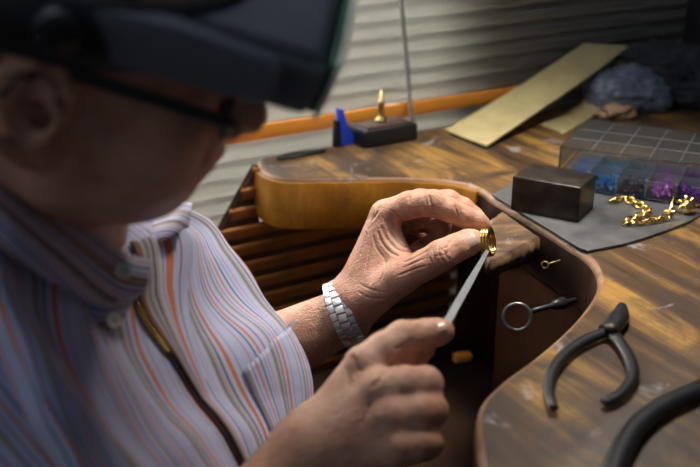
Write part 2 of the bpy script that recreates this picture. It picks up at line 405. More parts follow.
# bench pin
b = bmesh.new(); NX, NY = 16, 12
pa_, pb_, pc_, pd_ = B(503, 210.5, .899), B(541, 236.5, .899), B(489, 264, .884), B(481, 226, .884)
def pinp(i, j, top):
    u = i/NX; v = j/NY
    p = pa_.lerp(pb_, v).lerp(pd_.lerp(pc_, v), u)
    if not top: p = p-Vector((0, 0, .028-.010*u)); p.z += .002*math.sin(v*7)
    side = 1 if j in (0, NY) or i == NX else 0
    r = rng.normal(0, 1, 3)*(.0004 if top else .0011)
    return p+Vector((r[0], r[1], r[2]*.8))
T = [[b.verts.new(pinp(i, j, True)) for j in range(NY+1)] for i in range(NX+1)]
D_ = [[b.verts.new(pinp(i, j, False)) for j in range(NY+1)] for i in range(NX+1)]
for i in range(NX):
    for j in range(NY):
        b.faces.new((T[i][j], T[i+1][j], T[i+1][j+1], T[i][j+1])); b.faces.new((D_[i][j], D_[i][j+1], D_[i+1][j+1], D_[i+1][j]))
    b.faces.new((T[i][0], D_[i][0], D_[i+1][0], T[i+1][0])); b.faces.new((T[i][NY], T[i+1][NY], D_[i+1][NY], D_[i][NY]))
for j in range(NY):
    b.faces.new((T[0][j], T[0][j+1], D_[0][j+1], D_[0][j])); b.faces.new((T[NX][j], D_[NX][j], D_[NX][j+1], T[NX][j+1]))
bmesh.ops.recalc_face_normals(b, faces=b.faces)
es = [e for e in b.edges if e.is_manifold and e.calc_face_angle(0) > .9]
bmesh.ops.bevel(b, geom=es, offset=.0022, segments=2, affect='EDGES')
pin = obj('bench_pin', b, M['pin_wood']); tag(pin, 'rough brown wooden bench pin wedge jutting from the cutout edge', 'bench pin')
# small brass screw eye beside the pin
s0 = P(545, 265, .925)
o = empty('screw_eye', s0); tag(o, 'tiny brass screw eye under the near side of the bench pin', 'screw')
def ring_pts(c, n, r, m=24):
    n = n.normalized(); a = n.orthogonal().normalized(); bb = n.cross(a); return [c+r*(math.cos(2*math.pi*k/m)*a+math.sin(2*math.pi*k/m)*bb) for k in range(m)]
obj('eye', tube_bm(ring_pts(s0, Vector((-.5, -1, .3)), .0030), .0010, 8, True), M['old_brass'], o)
obj('shank', tube_bm([s0+Vector((.003, .0015, 0)), s0+Vector((.016, .009, .001))], .0010, 8), M['old_brass'], o)
# iron ring handle on the apron
s0 = P(517, 317, .90)
o = empty('ring_handle', s0); tag(o, 'dark iron ring on a stem fixed to the apron inside the cutout', 'ring handle')
obj('ring', tube_bm(ring_pts(s0, Vector((-.15, -1, .25)), .0125, 36), .0019, 10, True), M['ring_iron'], o)
e1 = P(529, 312, .90); e2 = P(551, 306, .905); e3 = P(575, 300, .93)
obj('stem', tube_bm([e1, (e1*2+e2)/3, e2, e3], [.0022, .003, .0026, .0026], 10), M['iron'], o)
obj('boss', tube_bm([e2+(e3-e2)*.0, e2+(e3-e2)*.25, e2+(e3-e2)*.5], [.003, .0055, .006], 16), M['iron'], o)
# small orange piece on the tray
s0 = P(462, 357, 1.12); s0 = B(462, 357, .6165)
o = obj('orange_piece', box_bm(.026, .014, .012, .002, mtx=Matrix.Translation(s0)@Matrix.Rotation(.3, 4, 'Z')), M['orange']); tag(o, 'small orange offcut lying in the dark tray below the bench', 'piece')

# ---- bead organiser
bo = B(552, 190, .9036); 
ax = (B(702, 209, .9036)-B(600, 194, .9036)); ax.z = 0; ax.normalize(); ay = Vector((-ax.y, ax.x, 0))
fl = B(600, 194, .9036); fl = fl - ax*.048
BW, BD, BH = .26, .125, .020
cbm = frame_matrix(fl+Vector((0, 0, .0004)), ax, ay, Vector((0, 0, 1)))
cb = empty('bead_box', fl); tag(cb, 'clear plastic compartment box of coloured beads behind the steel block', 'box')
t_ = .0016
b = box_bm(BW, BD, t_, c=(BW/2, BD/2, t_/2), mtx=cbm)
for d_, c_ in (((BW, t_, BH), (BW/2, t_/2, BH/2)), ((BW, t_, BH), (BW/2, BD-t_/2, BH/2)), ((t_, BD-2*t_, BH), (t_/2, BD/2, BH/2)), ((t_, BD-2*t_, BH), (BW-t_/2, BD/2, BH/2))):
    box_bm(*d_, .0004, 1, c=(c_[0], c_[1], c_[2]+t_), mtx=cbm, bm=b)
obj('tray', b, M['clear'], cb, False)
NC = 8
for k in range(1, NC):
    b = box_bm(.0012, BD-.006, BH-.002, .0003, 1, c=(BW*k/NC, BD/2, BH/2+t_+.0008), mtx=cbm)
    obj('divider', b, M['divider'], cb, False)
    obj('divider_tab', ball_bm((0, 0, 0), .0022, 10, (1, 1, .7), mtx=cbm@Matrix.Translation((BW*k/NC, .004, BH+t_+.001))), M['tab_white'], cb)
for yk in (1, 2):
    obj('divider', box_bm(BW-.006, .0012, BH-.003, .0003, 1, c=(BW/2, BD*yk/3, BH/2+t_+.0004), mtx=cbm), M['divider'], cb, False)
# lid, a shallow cover standing above the tray
LH = .026; z0 = BH+t_+.0025
b = box_bm(BW+.004, BD+.004, t_, .0005, 1, c=(BW/2, BD/2, z0+LH), mtx=cbm)
for d_, c_ in (((BW+.004, t_, LH), (BW/2, -.0015, 0)), ((BW+.004, t_, LH), (BW/2, BD+.0015, 0)), ((t_, BD, LH), (-.0015, BD/2, 0)), ((t_, BD, LH), (BW+.0015, BD/2, 0))):
    box_bm(*d_, .0004, 1, c=(c_[0], c_[1], z0+LH/2), mtx=cbm, bm=b)
lid_o = obj('lid', b, M['haze'], cb, False)
b = None
for k in range(1, NC): b = box_bm(.0010, BD-.002, .0012, 0, 1, c=(BW*k/NC, BD/2, z0+LH-.0016), mtx=cbm, bm=b)
for yk in (1, 2): b = box_bm(BW-.002, .0010, .0012, 0, 1, c=(BW/2, BD*yk/3, z0+LH-.0016), mtx=cbm, bm=b)
obj('lid_rib', b, M['tab_white'], lid_o, False)
bead_cols = [('pale blue', (.15, .35, .60)), ('sky blue', (.06, .38, .80)), ('blue grey', (.10, .12, .20)), ('lilac pink', (.70, .22, .62)), ('violet', (.26, .05, .55)), ('deep purple', (.14, .03, .28)), ('plum', (.22, .04, .16)), ('steel grey', (.12, .13, .17))]
def bead_pile(k, r, nm, colr, n, grp):
    m = simple(nm.replace(' ', '_')+'_glass', colr, .1, .35, .5, 300, 0)
    b = bmesh.new(); x0 = BW*k/NC+.004; x1 = BW*(k+1)/NC-.004; y0 = BD*r/3+.004; y1 = BD*(r+1)/3-.004
    me = None
    for i in range(n):
        rr_ = random.uniform(.0012, .0021); x = random.uniform(x0, x1); y = random.uniform(y0, y1)
        z = t_+rr_+.0006+random.random()**1.4*.0125
        bb = bmesh.new(); bmesh.ops.create_icosphere(bb, subdivisions=1, radius=rr_)
        bmesh.ops.transform(bb, matrix=cbm@Matrix.Translation((x, y, z))@Matrix.Rotation(random.random()*3, 4, (1, .4, .2)), verts=bb.verts)
        merge(b, bb)
    o = obj('bead_pile', b, m, None, False)
    return o
for k in range(5):
    for r in range(2):
        nm, colr = bead_cols[k]
        colr = tuple(min(1, c*random.uniform(.7, 1.4)) for c in colr)
        o = bead_pile(k, r, nm, colr, 80, None)
        tag(o, '%s beads filling the %s cell of the clear box, cell %s from the left' % (nm, ('front', 'middle')[r], ('first', 'second', 'third', 'fourth', 'fifth', 'sixth', 'seventh', 'eighth')[k]), 'beads', 'beads in the compartment box', 'stuff')

# ---- gold chain with flower charm
zc = .9036+.0035
pl = [(614, 200), (622, 198), (630, 200), (640, 205), (648, 209), (643, 215), (635, 218), (626, 222), (636, 222), (647, 221), (658, 219), (668, 217)]
path = cat([B(px, py, zc) for px, py in pl], 10)
acc = [0]
for a_, c_ in zip(path, path[1:]): acc.append(acc[-1]+(c_-a_).length)
gc = empty('gold_chain', path[0]); tag(gc, 'gold link bracelet with a flower charm lying on the steel plate', 'bracelet')
def at_len(s):
    for i in range(1, len(acc)):
        if acc[i] >= s:
            f = (s-acc[i-1])/max(1e-9, acc[i]-acc[i-1]); return path[i-1].lerp(path[i], f), (path[i]-path[i-1]).normalized()
    return path[-1], (path[-1]-path[-2]).normalized()
s = 0; i = 0; link0 = None
while s < acc[-1]:
    p, t = at_len(s); side = Vector((0, 0, 1)).cross(t).normalized(); tw = math.radians(32 if i % 2 else -38)
    sd = side*math.cos(tw)+Vector((0, 0, 1))*math.sin(tw)
    pts = []
    for k in range(20):
        a_ = 2*math.pi*k/20; pts.append(p+t*.0056*math.cos(a_)+sd*.0040*math.sin(a_))
    obj('link', tube_bm(pts, .00115, 8, True), M['gold'], gc)
    s += .0082; i += 1
fc = B(687, 213, .9036)
fc = Vector((fc.x, fc.y, .9036+.010))
b = ball_bm((0, 0, 0), .007, 14, (1, 1, .45), mtx=Matrix.Rotation(.9, 4, 'X')); bmesh.ops.translate(b, vec=fc+Vector((0, -.004, 0)), verts=b.verts)
for k in range(7):
    a_ = 2*math.pi*k/7; d_ = Vector((math.cos(a_), .35*math.sin(a_), .75*math.sin(a_)))
    tube_bm([fc, fc+d_*.007+Vector((0, 0, .001)), fc+d_*.013+Vector((0, -.001, .0005))], [.0025, .0028, .0007], 8, bm=b)
lo_z = min(v.co.z for v in b.verts); bmesh.ops.translate(b, vec=(0, 0, .9037-lo_z), verts=b.verts)
obj('flower_charm', b, M['gold'], gc)
b = tube_bm([B(668, 217, zc)+Vector((0, 0, -.001)), B(673, 208, .906)+Vector((0, 0, .012)), B(669, 203, .906)+Vector((0, 0, .016))], [.0016, .0018, .0012], 8)
tube_bm([B(664, 211, zc+.004), B(682, 213, zc+.005)], .0018, 8, bm=b)
obj('toggle_bar', b, M['gold'], gc)

# ---- folded paper strips at the back
def sheet(name, rows, th, mat, label, catg, zfun=None):
    # rows: two edge polylines of points
    b = bmesh.new(); A_, C_ = [cat(r, 5) for r in rows]; n = len(A_); g = []
    for i in range(n):
        g.append([b.verts.new(A_[i].lerp(C_[i], k/6)) for k in range(7)])
    for i in range(n-1):
        for k in range(6): b.faces.new((g[i][k], g[i+1][k], g[i+1][k+1], g[i][k+1]))
    bmesh.ops.recalc_face_normals(b, faces=b.faces)
    bmesh.ops.solidify(b, geom=list(b.faces), thickness=th)
    o = obj(name, b, mat); sharp(o, 30); tag(o, label, catg); return o
sheet('paper_strip', [[B(445, 131, .903), wall_hit(500, 99, .012), wall_hit(548, 68, .006), wall_hit(583, 44, .004)], [B(487, 147, .903), wall_hit(540, 111, .075), wall_hit(585, 80, .05), wall_hit(628, 47, .03)]], .002, M['paper'], 'long pale yellow folded paper strip lying along the back of the bench', 'paper')
sheet('paper_envelope', [[B(540, 124, .9025), B(570, 111, .9035), wall_hit(600, 85, .035), wall_hit(620, 62, .022)], [B(564, 133, .9025), B(592, 116, .9035), wall_hit(614, 92, .06), wall_hit(630, 66, .03)]], .003, M['paper'], 'short crumpled yellow paper packet under the long paper strip', 'paper')
# ---- black stand with brass post
def on_bench(px, py): return B(px, py, .9)
sb = on_bench(383, 147)
e_ = empty('spindle_stand', sb); tag(e_, 'low black stand with upright brass post by the blind', 'stand')
mm = frame_matrix(sb+Vector((0, .03, .0125)), WD, -WN, Vector((0, 0, 1)))
sharp(obj('base', box_bm(.084, .05, .024, .004, mtx=mm), M['black'], e_)); obj('base_top', box_bm(.068, .036, .003, .001, c=(0, 0, .0128), mtx=mm), M['label'], e_)
pz = sb+Vector((-.002, .032, .026))
obj('post', lathe_bm([(.008, 0), (.008, .004), (.0042, .006), (.0042, .024), (.0052, .025), (.0052, .028), (.0026, .030), (.002, .044)], 16, mtx=Matrix.Translation(pz)), M['brass'], e_)
# ---- blue clip
sb = on_bench(344, 147)
e_ = empty('blue_clip', sb); tag(e_, 'upright blue plastic clip with dark jaw left of the black stand', 'clip')
mm = frame_matrix(sb+Vector((0, .01, 0)), WD, -WN, Vector((0, 0, 1)))
pr = [(-.006, 0), (.012, 0), (.012, .012), (.004, .026), (-.004, .050), (-.010, .051), (-.009, .03)]
sharp(obj('blue_grip', prism_bm([(x, y) for x, y in pr], -.006, .006, .0015, 2, mtx=mm@Matrix.Rotation(math.pi/2, 4, 'X')), M['blue'], e_))
sharp(obj('dark_jaw', prism_bm([(-.016, 0), (-.0065, 0), (-.0095, .035), (-.014, .036)], -.005, .005, .001, 2, mtx=mm@Matrix.Rotation(math.pi/2, 4, 'X')), M['iron'], e_))
# ---- dark tweezers on the arm end
a_, c_ = B(277, 158, .903), B(325, 150, .903)
e_ = empty('tweezers', (a_+c_)/2); tag(e_, 'dark steel tweezers lying near the tip of the far bench arm', 'tweezers')
nn = Vector((0, 0, 1)).cross((c_-a_).normalized())
for sgn in (-1, 1):
    obj('arm', tube_bm(cat([a_, a_.lerp(c_, .3)+nn*.006*sgn, a_.lerp(c_, .7)+nn*.005*sgn, c_+nn*.0005*sgn], 5), [.0022]*16, 8), M['iron'], e_)

# ---- clutter at the back right
def lump(name, c, r, sc, mat, label, catg, amp=.25, seed=0, f=6.0, sub=5):
    b = bmesh.new(); bmesh.ops.create_icosphere(b, subdivisions=sub, radius=1)
    from mathutils import noise as nz
    for v in b.verts:
        p = v.co.normalized(); k = 1+amp*nz.noise(p*f*.3+Vector((seed, 0, 0)))+amp*.8*abs(nz.noise(p*f+Vector((0, seed, 0))))-amp*.3
        v.co = Vector((p.x*sc[0]*r*k, p.y*sc[1]*r*k, max(p.z*sc[2]*r*k, -.55*sc[2]*r)))
    lo_ = min(v.co.z for v in b.verts); bmesh.ops.translate(b, vec=Vector((c.x, c.y, c.z-lo_)), verts=b.verts)
    o = obj(name, b, mat); tag(o, label, catg); return o
lump('plastic_bag', B(624, 108, .9015), .07, (1.0, .6, .6), simple('bag_grey', (.12,.14,.18), .3), 'crumpled grey plastic bag heaped behind the bead box', 'bag', .22, 3, 4.0)
lump('crumpled_card', B(618, 117, .9015), .022, (1.3, .7, .6), M['tan'], 'small crumpled tan card in front of the plastic bag', 'card', .5, 9, 6, 4)
lump('dark_cloth', B(672, 100, .9015), .075, (1.2, .8, .75), simple('dark_cloth', (.02, .02, .022), .9), 'dark crumpled cloth heaped at the back right of the bench', 'cloth', .4, 5)
mm = frame_matrix(B(722, 98, .9), WD, -WN, Vector((0, 0, 1)))
e_ = empty('tool_rack', B(722, 98, .9)); tag(e_, 'dark upright tool rack with a pale panel at the far right', 'rack')
sharp(obj('rack_body', box_bm(.13, .08, .16, .006, c=(0, 0, .081), mtx=mm), M['iron'], e_)); obj('pale_panel', box_bm(.08, .004, .07, .002, c=(-.012, -.042, .10), mtx=mm), M['plate'], e_)

# ---- black calipers on the near bench
zt = .9055
def fl_tube(name, pts, rad, parent, mat='iron', flat=.62): return obj(name, tube_bm(cat(pts, 7), rad, 12, flat=flat, ref=(0, 0, 1)), M[mat], parent)
e_ = empty('calipers', B(612, 328)); tag(e_, 'black iron calipers with two bowed legs lying on the near bench top', 'calipers')
def taper(n, a, m_, c): return [a+(m_-a)*min(1, 2*i/(n-1)) if i < n/2 else m_+(c-m_)*(2*i/(n-1)-1) for i in range(n)]
fl_tube('leg', [B(616, 330, zt), B(596, 335, zt), B(572, 348, zt), B(554, 368, zt), B(549, 390, zt), B(554, 408, zt)], taper(36, .0055, .0050, .0036), e_)
fl_tube('leg', [B(606, 325, zt), B(618, 340, zt), B(630, 360, zt), B(632, 378, zt), B(620, 394, zt), B(604, 402, zt)], taper(36, .0058, .0052, .004), e_)
fl_tube('point', [B(608, 330, zt+.001), B(616, 322, zt+.001), B(621, 312, zt), B(622, 304, zt)], taper(22, .0085, .009, .003), e_)
obj('rivet', lathe_bm([(.006, 0), (.006, .003), (.003, .005)], 16, mtx=Matrix.Translation(B(611, 329, zt+.004))), M['steel_dark'], e_)
# ---- pliers at the bottom right
e_ = empty('pliers', B(650, 440)); tag(e_, 'black handled pliers at the bottom right corner of the bench', 'pliers')
zt = .907
fl_tube('handle', [B(740, 368, zt), B(700, 388, zt), B(665, 404, zt), B(638, 425, zt), B(622, 450, zt), B(612, 480, zt), B(608, 520, zt)], taper(43, .0075, .0078, .0085), e_)
fl_tube('handle', [B(748, 376, zt), B(740, 420, zt), B(722, 458, zt), B(700, 490, zt), B(680, 530, zt)], taper(29, .0075, .008, .008), e_)
obj('pivot', lathe_bm([(.013, -.006), (.013, .007), (.008, .010), (.004, .0105)], 20, mtx=Matrix.Translation(B(742, 370, zt))), M['steel_dark'], e_)

# ------------------------------------------------------------------ SDF sculpting of the person
def V(a): return np.array((a[0], a[1], a[2]), dtype=np.float32)
class Field:
    def __init__(s, lo, hi, h):
        s.h = h; s.lo = V(lo); n = np.ceil((V(hi)-s.lo)/h).astype(int)+1; s.n = n
        s.ax = [s.lo[i]+np.arange(n[i], dtype=np.float32)*h for i in range(3)]
        s.f = np.full(tuple(n), .05, dtype=np.float32)
    def sl(s, lo, hi):
        r = []
        for i in range(3):
            a = int(np.clip(math.floor((lo[i]-s.lo[i])/s.h), 0, s.n[i])); b = int(np.clip(math.ceil((hi[i]-s.lo[i])/s.h)+1, 0, s.n[i]))
            if b <= a: return None
            r.append(slice(a, b))
        return tuple(r)
    def ev(s, pr, sl):
        X = s.ax[0][sl[0]][:, None, None]; Y = s.ax[1][sl[1]][None, :, None]; Z = s.ax[2][sl[2]][None, None, :]
        if pr[0] == 'c':
            a, b, ra, rb = pr[1:5]; d = b-a; L = float(d@d)+1e-12
            t = np.clip(((X-a[0])*d[0]+(Y-a[1])*d[1]+(Z-a[2])*d[2])/L, 0, 1)
            return np.sqrt((X-a[0]-t*d[0])**2+(Y-a[1]-t*d[1])**2+(Z-a[2]-t*d[2])**2)-(ra+(rb-ra)*t)
        c, R, rad = pr[1:4]
        q = [(X-c[0])*R[0, i]+(Y-c[1])*R[1, i]+(Z-c[2])*R[2, i] for i in range(3)]
        k0 = np.sqrt(sum((q[i]/rad[i])**2 for i in range(3))); k1 = np.sqrt(sum((q[i]/rad[i]**2)**2 for i in range(3)))+1e-9
        return k0*(k0-1)/k1
def bbox(pr, m):
    if pr[0] == 'c':
        a, b, ra, rb = pr[1:5]; r = max(ra, rb)+m; return np.minimum(a, b)-r, np.maximum(a, b)+r
    r = max(pr[3])+m; return pr[1]-r, pr[1]+r
def smin(a, b, k):
    h = np.clip(.5+.5*(b-a)/k, 0, 1); return b+(a-b)*h-k*h*(1-h)
def smax(a, b, k): return -smin(-a, -b, k)
def C(a, b, ra, rb, k=.006): return ('c', V(a), V(b), float(ra), float(rb), float(k))
def E(c, R, rad, k=.01): return ('e', V(c), np.array(R, dtype=np.float32), tuple(float(x) for x in rad), float(k))
def build(F, groups):
    # groups: (mode, k, prims) ; mode 'add' or 'cut'
    for mode, kg, prims in groups:
        if mode == 'add':
            los, his = zip(*[bbox(p, .02) for p in prims]); sl = F.sl(np.min(los, 0), np.max(his, 0))
            if sl is None: continue
            g = np.full(tuple(x.stop-x.start for x in sl), .05, dtype=np.float32)
            for p in prims:
                l2, h2 = bbox(p, max(.012, p[-1]*1.5)); s2 = F.sl(l2, h2)
                if s2 is None: continue
                rel = tuple(slice(max(a.start, b.start)-b.start, min(a.stop, b.stop)-b.start) for a, b in zip(s2, sl))
                if any(r.stop <= r.start for r in rel): continue
                ab = tuple(slice(r.start+b.start, r.stop+b.start) for r, b in zip(rel, sl))
                g[rel] = smin(g[rel], F.ev(p, ab), p[-1])
            F.f[sl] = smin(F.f[sl], g, kg)
        else:
            for p in prims:
                l2, h2 = bbox(p, kg+.004); sl = F.sl(l2, h2)
                if sl is None: continue
                F.f[sl] = smax(F.f[sl], -F.ev(p, sl), kg)
def nets(F):
    f = F.f; ins = f < 0; nx, ny, nz = f.shape
    cnt = np.zeros((nx-1, ny-1, nz-1), dtype=np.int8)
    corners = [(i, j, k) for i in (0, 1) for j in (0, 1) for k in (0, 1)]
    def sub(a, c): return a[c[0]:nx-1+c[0], c[1]:ny-1+c[1], c[2]:nz-1+c[2]]
    for c in corners: cnt += sub(ins, c).astype(np.int8)
    act = (cnt > 0) & (cnt < 8); idx = np.argwhere(act); vid = np.full(act.shape, -1, dtype=np.int64); vid[act] = np.arange(len(idx))
    acc = np.zeros((len(idx), 3)); num = np.zeros(len(idx))
    for a in corners:
        for axx in range(3):
            if a[axx] == 1: continue
            b = list(a); b[axx] = 1
            va = f[idx[:, 0]+a[0], idx[:, 1]+a[1], idx[:, 2]+a[2]]; vb = f[idx[:, 0]+b[0], idx[:, 1]+b[1], idx[:, 2]+b[2]]
            m = (va < 0) != (vb < 0); t = np.where(m, va/np.where(m, va-vb, 1), 0)
            pt = np.tile(np.array(a, dtype=float), (len(idx), 1)); pt[:, axx] += t
            acc[m] += pt[m]; num[m] += 1
    verts = (idx+acc/num[:, None])*F.h+F.lo
    faces = []
    for axx in range(3):
        o1, o2 = [i for i in range(3) if i != axx]
        sa = [slice(None)]*3; sb_ = [slice(None)]*3; sa[axx] = slice(0, -1); sb_[axx] = slice(1, None)
        d = ins[tuple(sa)] != ins[tuple(sb_)]
        e = np.argwhere(d)
        ok = (e[:, o1] > 0) & (e[:, o2] > 0) & (e[:, o1] < f.shape[o1]-1) & (e[:, o2] < f.shape[o2]-1); e = e[ok]
        if not len(e): continue
        inside_first = ins[e[:, 0], e[:, 1], e[:, 2]]
        q = []
        for (u_, v_) in ((-1, -1), (0, -1), (0, 0), (-1, 0)):
            c = e.copy(); c[:, o1] += u_; c[:, o2] += v_; q.append(vid[c[:, 0], c[:, 1], c[:, 2]])
        q = np.stack(q, 1); flip = inside_first if axx != 1 else ~inside_first
        q[~flip] = q[~flip][:, ::-1]; faces.append(q)
    return verts, np.concatenate(faces)
def np_mesh(name, verts, faces):
    me = bpy.data.meshes.new(name); me.vertices.add(len(verts)); me.vertices.foreach_set('co', np.asarray(verts, dtype=np.float32).ravel())
    n = len(faces); me.loops.add(n*4); me.loops.foreach_set('vertex_index', faces.astype(np.int32).ravel())
    me.polygons.add(n); me.polygons.foreach_set('loop_start', np.arange(n, dtype=np.int32)*4)
    try: me.polygons.foreach_set('loop_total', np.full(n, 4, dtype=np.int32))
    except Exception: pass
    me.update(calc_edges=True); me.validate(); return me
def ident(): return np.eye(3)

# ---- head frame: x forward (face), y to the man's left, z up
YAW, HP, HR = math.radians(9.7), math.radians(16), math.radians(18.9)
HS = 1.0
Rh = (Matrix.Rotation(YAW, 3, 'Z') @ Matrix.Rotation(HP, 3, 'Y') @ Matrix.Rotation(HR, 3, 'X'))
ear_l = Vector((-.008, -.080, 0)); HO = P(30.8, 112.5, .509) - Rh @ (ear_l*HS)
def H(x, y, z): return HO + Rh @ (Vector((x, y, z))*HS)
Rn = np.array(Rh)
def Rrot(ax_, ang): return np.array(Rh @ Matrix.Rotation(math.radians(ang), 3, ax_))
def HE(x, y, z, r, k=.012, R=None): return E(H(x, y, z), Rn if R is None else R, tuple(q*HS for q in r), k)
def HC(a, b, ra, rb, k=.008): return C(H(*a), H(*b), ra*HS, rb*HS, k)
head = [HE(-.012, 0, .045, (.100, .077, .088)), HE(.03, 0, .035, (.066, .066, .07), .02), HE(.045, 0, -.035, (.050, .058, .066), .03),
        HE(.045, 0, -.046, (.042, .047, .046), .02),
        HC((.008, -.048, -.050), (.064, -.020, -.076), .017, .015, .025), HC((.008, .048, -.050), (.064, .020, -.076), .017, .015, .025),
        HE(.026, 0, -.080, (.048, .050, .036), .02),
        HC((.069, -.012, -.077), (.069, .012, -.077), .014, .014, .02),
        HC((.0, -.058, -.030), (.010, -.052, -.060), .015, .016, .03), HC((0, .058, -.030), (.010, .052, -.060), .015, .016, .03),
        HE(.062, -.043, -.022, (.022, .018, .020), .018), HE(.062, .043, -.022, (.022, .018, .020), .018),
        HE(.056, -.036, -.048, (.026, .020, .024), .02), HE(.056, .036, -.048, (.026, .020, .024), .02),
        HC((.076, -.035, .034), (.085, 0, .032), .009, .011, .015), HC((.076, .035, .034), (.085, 0, .032), .009, .011, .015),
        HC((.087, 0, .018), (.112, 0, -.018), .008, .0105, .010), HE(.113, 0, -.023, (.0125, .0125, .011), .008),
        HE(.101, -.0145, -.026, (.011, .0075, .009), .006), HE(.101, .0145, -.026, (.011, .0075, .009), .006),
        HE(.083, 0, -.052, (.020, .027, .020), .014),
        HC((.083, -.020, -.0555), (.097, 0, -.053), .0055, .0072, .005), HC((.083, .020, -.0555), (.098, 0, -.053), .0055, .0072, .005),
        HC((.081, -.018, -.0650), (.092, 0, -.0655), .0046, .0058, .005), HC((.081, .018, -.0650), (.092, 0, -.0655), .0046, .0058, .005),
        HE(.079, 0, -.080, (.013, .017, .012), .012),
        HE(.069, -.032, .014, (.0125, .013, .0125), .004), HE(.069, .032, .014, (.0125, .013, .0125), .004)]
hcut = [HC((.084, -.026, -.0605), (.102, 0, -.0595), .0012, .0016), HC((.084, .026, -.0605), (.102, 0, -.0595), .0012, .0016),
        HC((.105, -.006, -.0345), (.110, -.006, -.030), .003, .003), HC((.105, .006, -.0345), (.110, .006, -.030), .003, .003),
        HC((.098, -.024, -.026), (.080, -.036, -.060), .0016, .0012), HC((.098, .024, -.026), (.080, .036, -.060), .0016, .0012)]
def ear(sg):
    def e3(x, z, y): return (x, sg*y, z)
    hl = [(.008, .000, .074), (.010, .015, .077), (.004, .029, .081), (-.010, .034, .086), (-.024, .027, .091), (-.031, .010, .093), (-.029, -.008, .091), (-.020, -.022, .085), (-.009, -.033, .080), (.001, -.033, .076), (.005, -.022, .073)]
    g = [HE(-.012, sg*.079, .000, (.020, .0035, .029), .004, Rrot('Z', sg*14)), HE(-.004, sg*.077, -.028, (.009, .004, .010), .004)]
    for a, b in zip(hl, hl[1:]): g.append(HC((a[0], sg*a[2], a[1]), (b[0], sg*b[2], b[1]), .0040, .0040, .003))
    an = [(-.014, .020, .085), (-.020, .006, .088), (-.016, -.010, .086), (-.006, -.018, .081)]
    for a, b in zip(an, an[1:]): g.append(HC((a[0], sg*a[2], a[1]), (b[0], sg*b[2], b[1]), .003, .003, .003))
    g.append(HC((.008, sg*.074, -.006), (.006, sg*.076, -.014), .004, .003, .004))
    return g
ecut = [HE(-.006, s_*.087, -.001, (.0095, .010, .012), .003) for s_ in (-1, 1)]
# neck and torso core
SH_N = P(-120, 300, .60); SH_F = P(158, 264, .935)      # shoulder joints, near (his right) and far (his left)
NB = (SH_N+SH_F)/2 + Vector((-.045, -.0, .015))
PEL = NB + Vector((-.05, 0, -.50))
hb = H(-.035, 0, -.045); hb2 = H(.0, 0, -.07)
neck = [C(hb, NB+Vector((0, 0, .03)), .062, .068, .02), C(hb2, NB+Vector((.05, 0, .0)), .050, .055, .02), C(NB, SH_N, .06, .055, .03), C(NB, SH_F, .06, .055, .03)]
sdir = (SH_F-SH_N).normalized()
tor = [C(NB+sdir*s_*.075-Vector((.02, 0, .05)), PEL+sdir*s_*.07, .10, .12, .04) for s_ in (-1, 1)]
# left arm (far)
EL_F = P(205, 385, 1.0); WR_F = P(343, 316, .978)
arml = [C(SH_F, EL_F, .048, .040, .02), C(EL_F, EL_F.lerp(WR_F, .35), .040, .041, .02), C(EL_F.lerp(WR_F, .35), WR_F, .040, .0275, .02)]
# right arm (near)
EL_N = P(165, 640, .66); WR_N = P(306, 458, .70)
armr = [C(SH_N, EL_N, .050, .042, .02), C(EL_N, EL_N.lerp(WR_N, .35), .042, .043, .02), C(EL_N.lerp(WR_N, .35), WR_N, .042, .029, .02)]
def chain(js, k=.0045):
    return [C(P(*a[:3]), P(*b[:3]), a[3], b[3], k) for a, b in zip(js, js[1:])]
# ---- left hand
LH = [
 ('add', .012, [C(WR_F, P(352, 300, .972), .0275, .026, .012), C(P(352, 300, .968), P(385, 217, .965), .021, .0145, .010), C(P(352, 303, .985), P(384, 214, .985), .020, .014, .010),
   C(P(352, 308, 1.0), P(386, 224, 1.005), .018, .0135, .010), C(P(352, 314, 1.01), P(388, 240, 1.022), .017, .0125, .010),
   C(P(366, 300, .958), P(402, 276, .934), .0215, .0165, .012), C(P(372, 275, .965), P(392, 258, .96), .018, .015, .014)]),
 ('add', .006, chain([(402, 276, .934, .0165), (424, 265.5, .925, .0143), (441, 255.5, .921, .0146), (456, 248, .926, .0132), (468, 242.5, .932, .0124), (473, 240.5, .935, .0106)])),
 ('add', .004, chain([(384, 214, .966, .0140), (410, 205, .952, .0132), (433, 203, .940, .0125), (449, 210, .940, .0110), (463, 216, .943, .0102), (477, 221, .947, .0090), (483, 224, .949, .0072)])),
 ('add', .003, chain([(386, 213, .986, .0140), (420, 202, .972, .0125), (448, 202, .965, .0118), (463, 208, .965, .0100), (474, 217, .964, .0092), (483, 227, .962, .0074)])),
 ('add', .003, chain([(386, 224, 1.004, .0132), (420, 220, .995, .0118), (440, 224, .988, .0112), (438, 240, .985, .0100), (424, 248, .982, .0092), (412, 252, .980, .0080)])),
 ('add', .003, chain([(388, 240, 1.022, .0120), (415, 240, 1.014, .0105), (430, 248, 1.006, .0098), (424, 260, 1.0, .0088), (412, 264, .995, .0078)])),
 # web of skin from thumb base to index
 ('add', .008, [C(P(388, 238, .962), P(404, 262, .940), .009, .010, .008), C(P(393, 228, .962), P(402, 256, .948), .007, .008, .008)]),
]
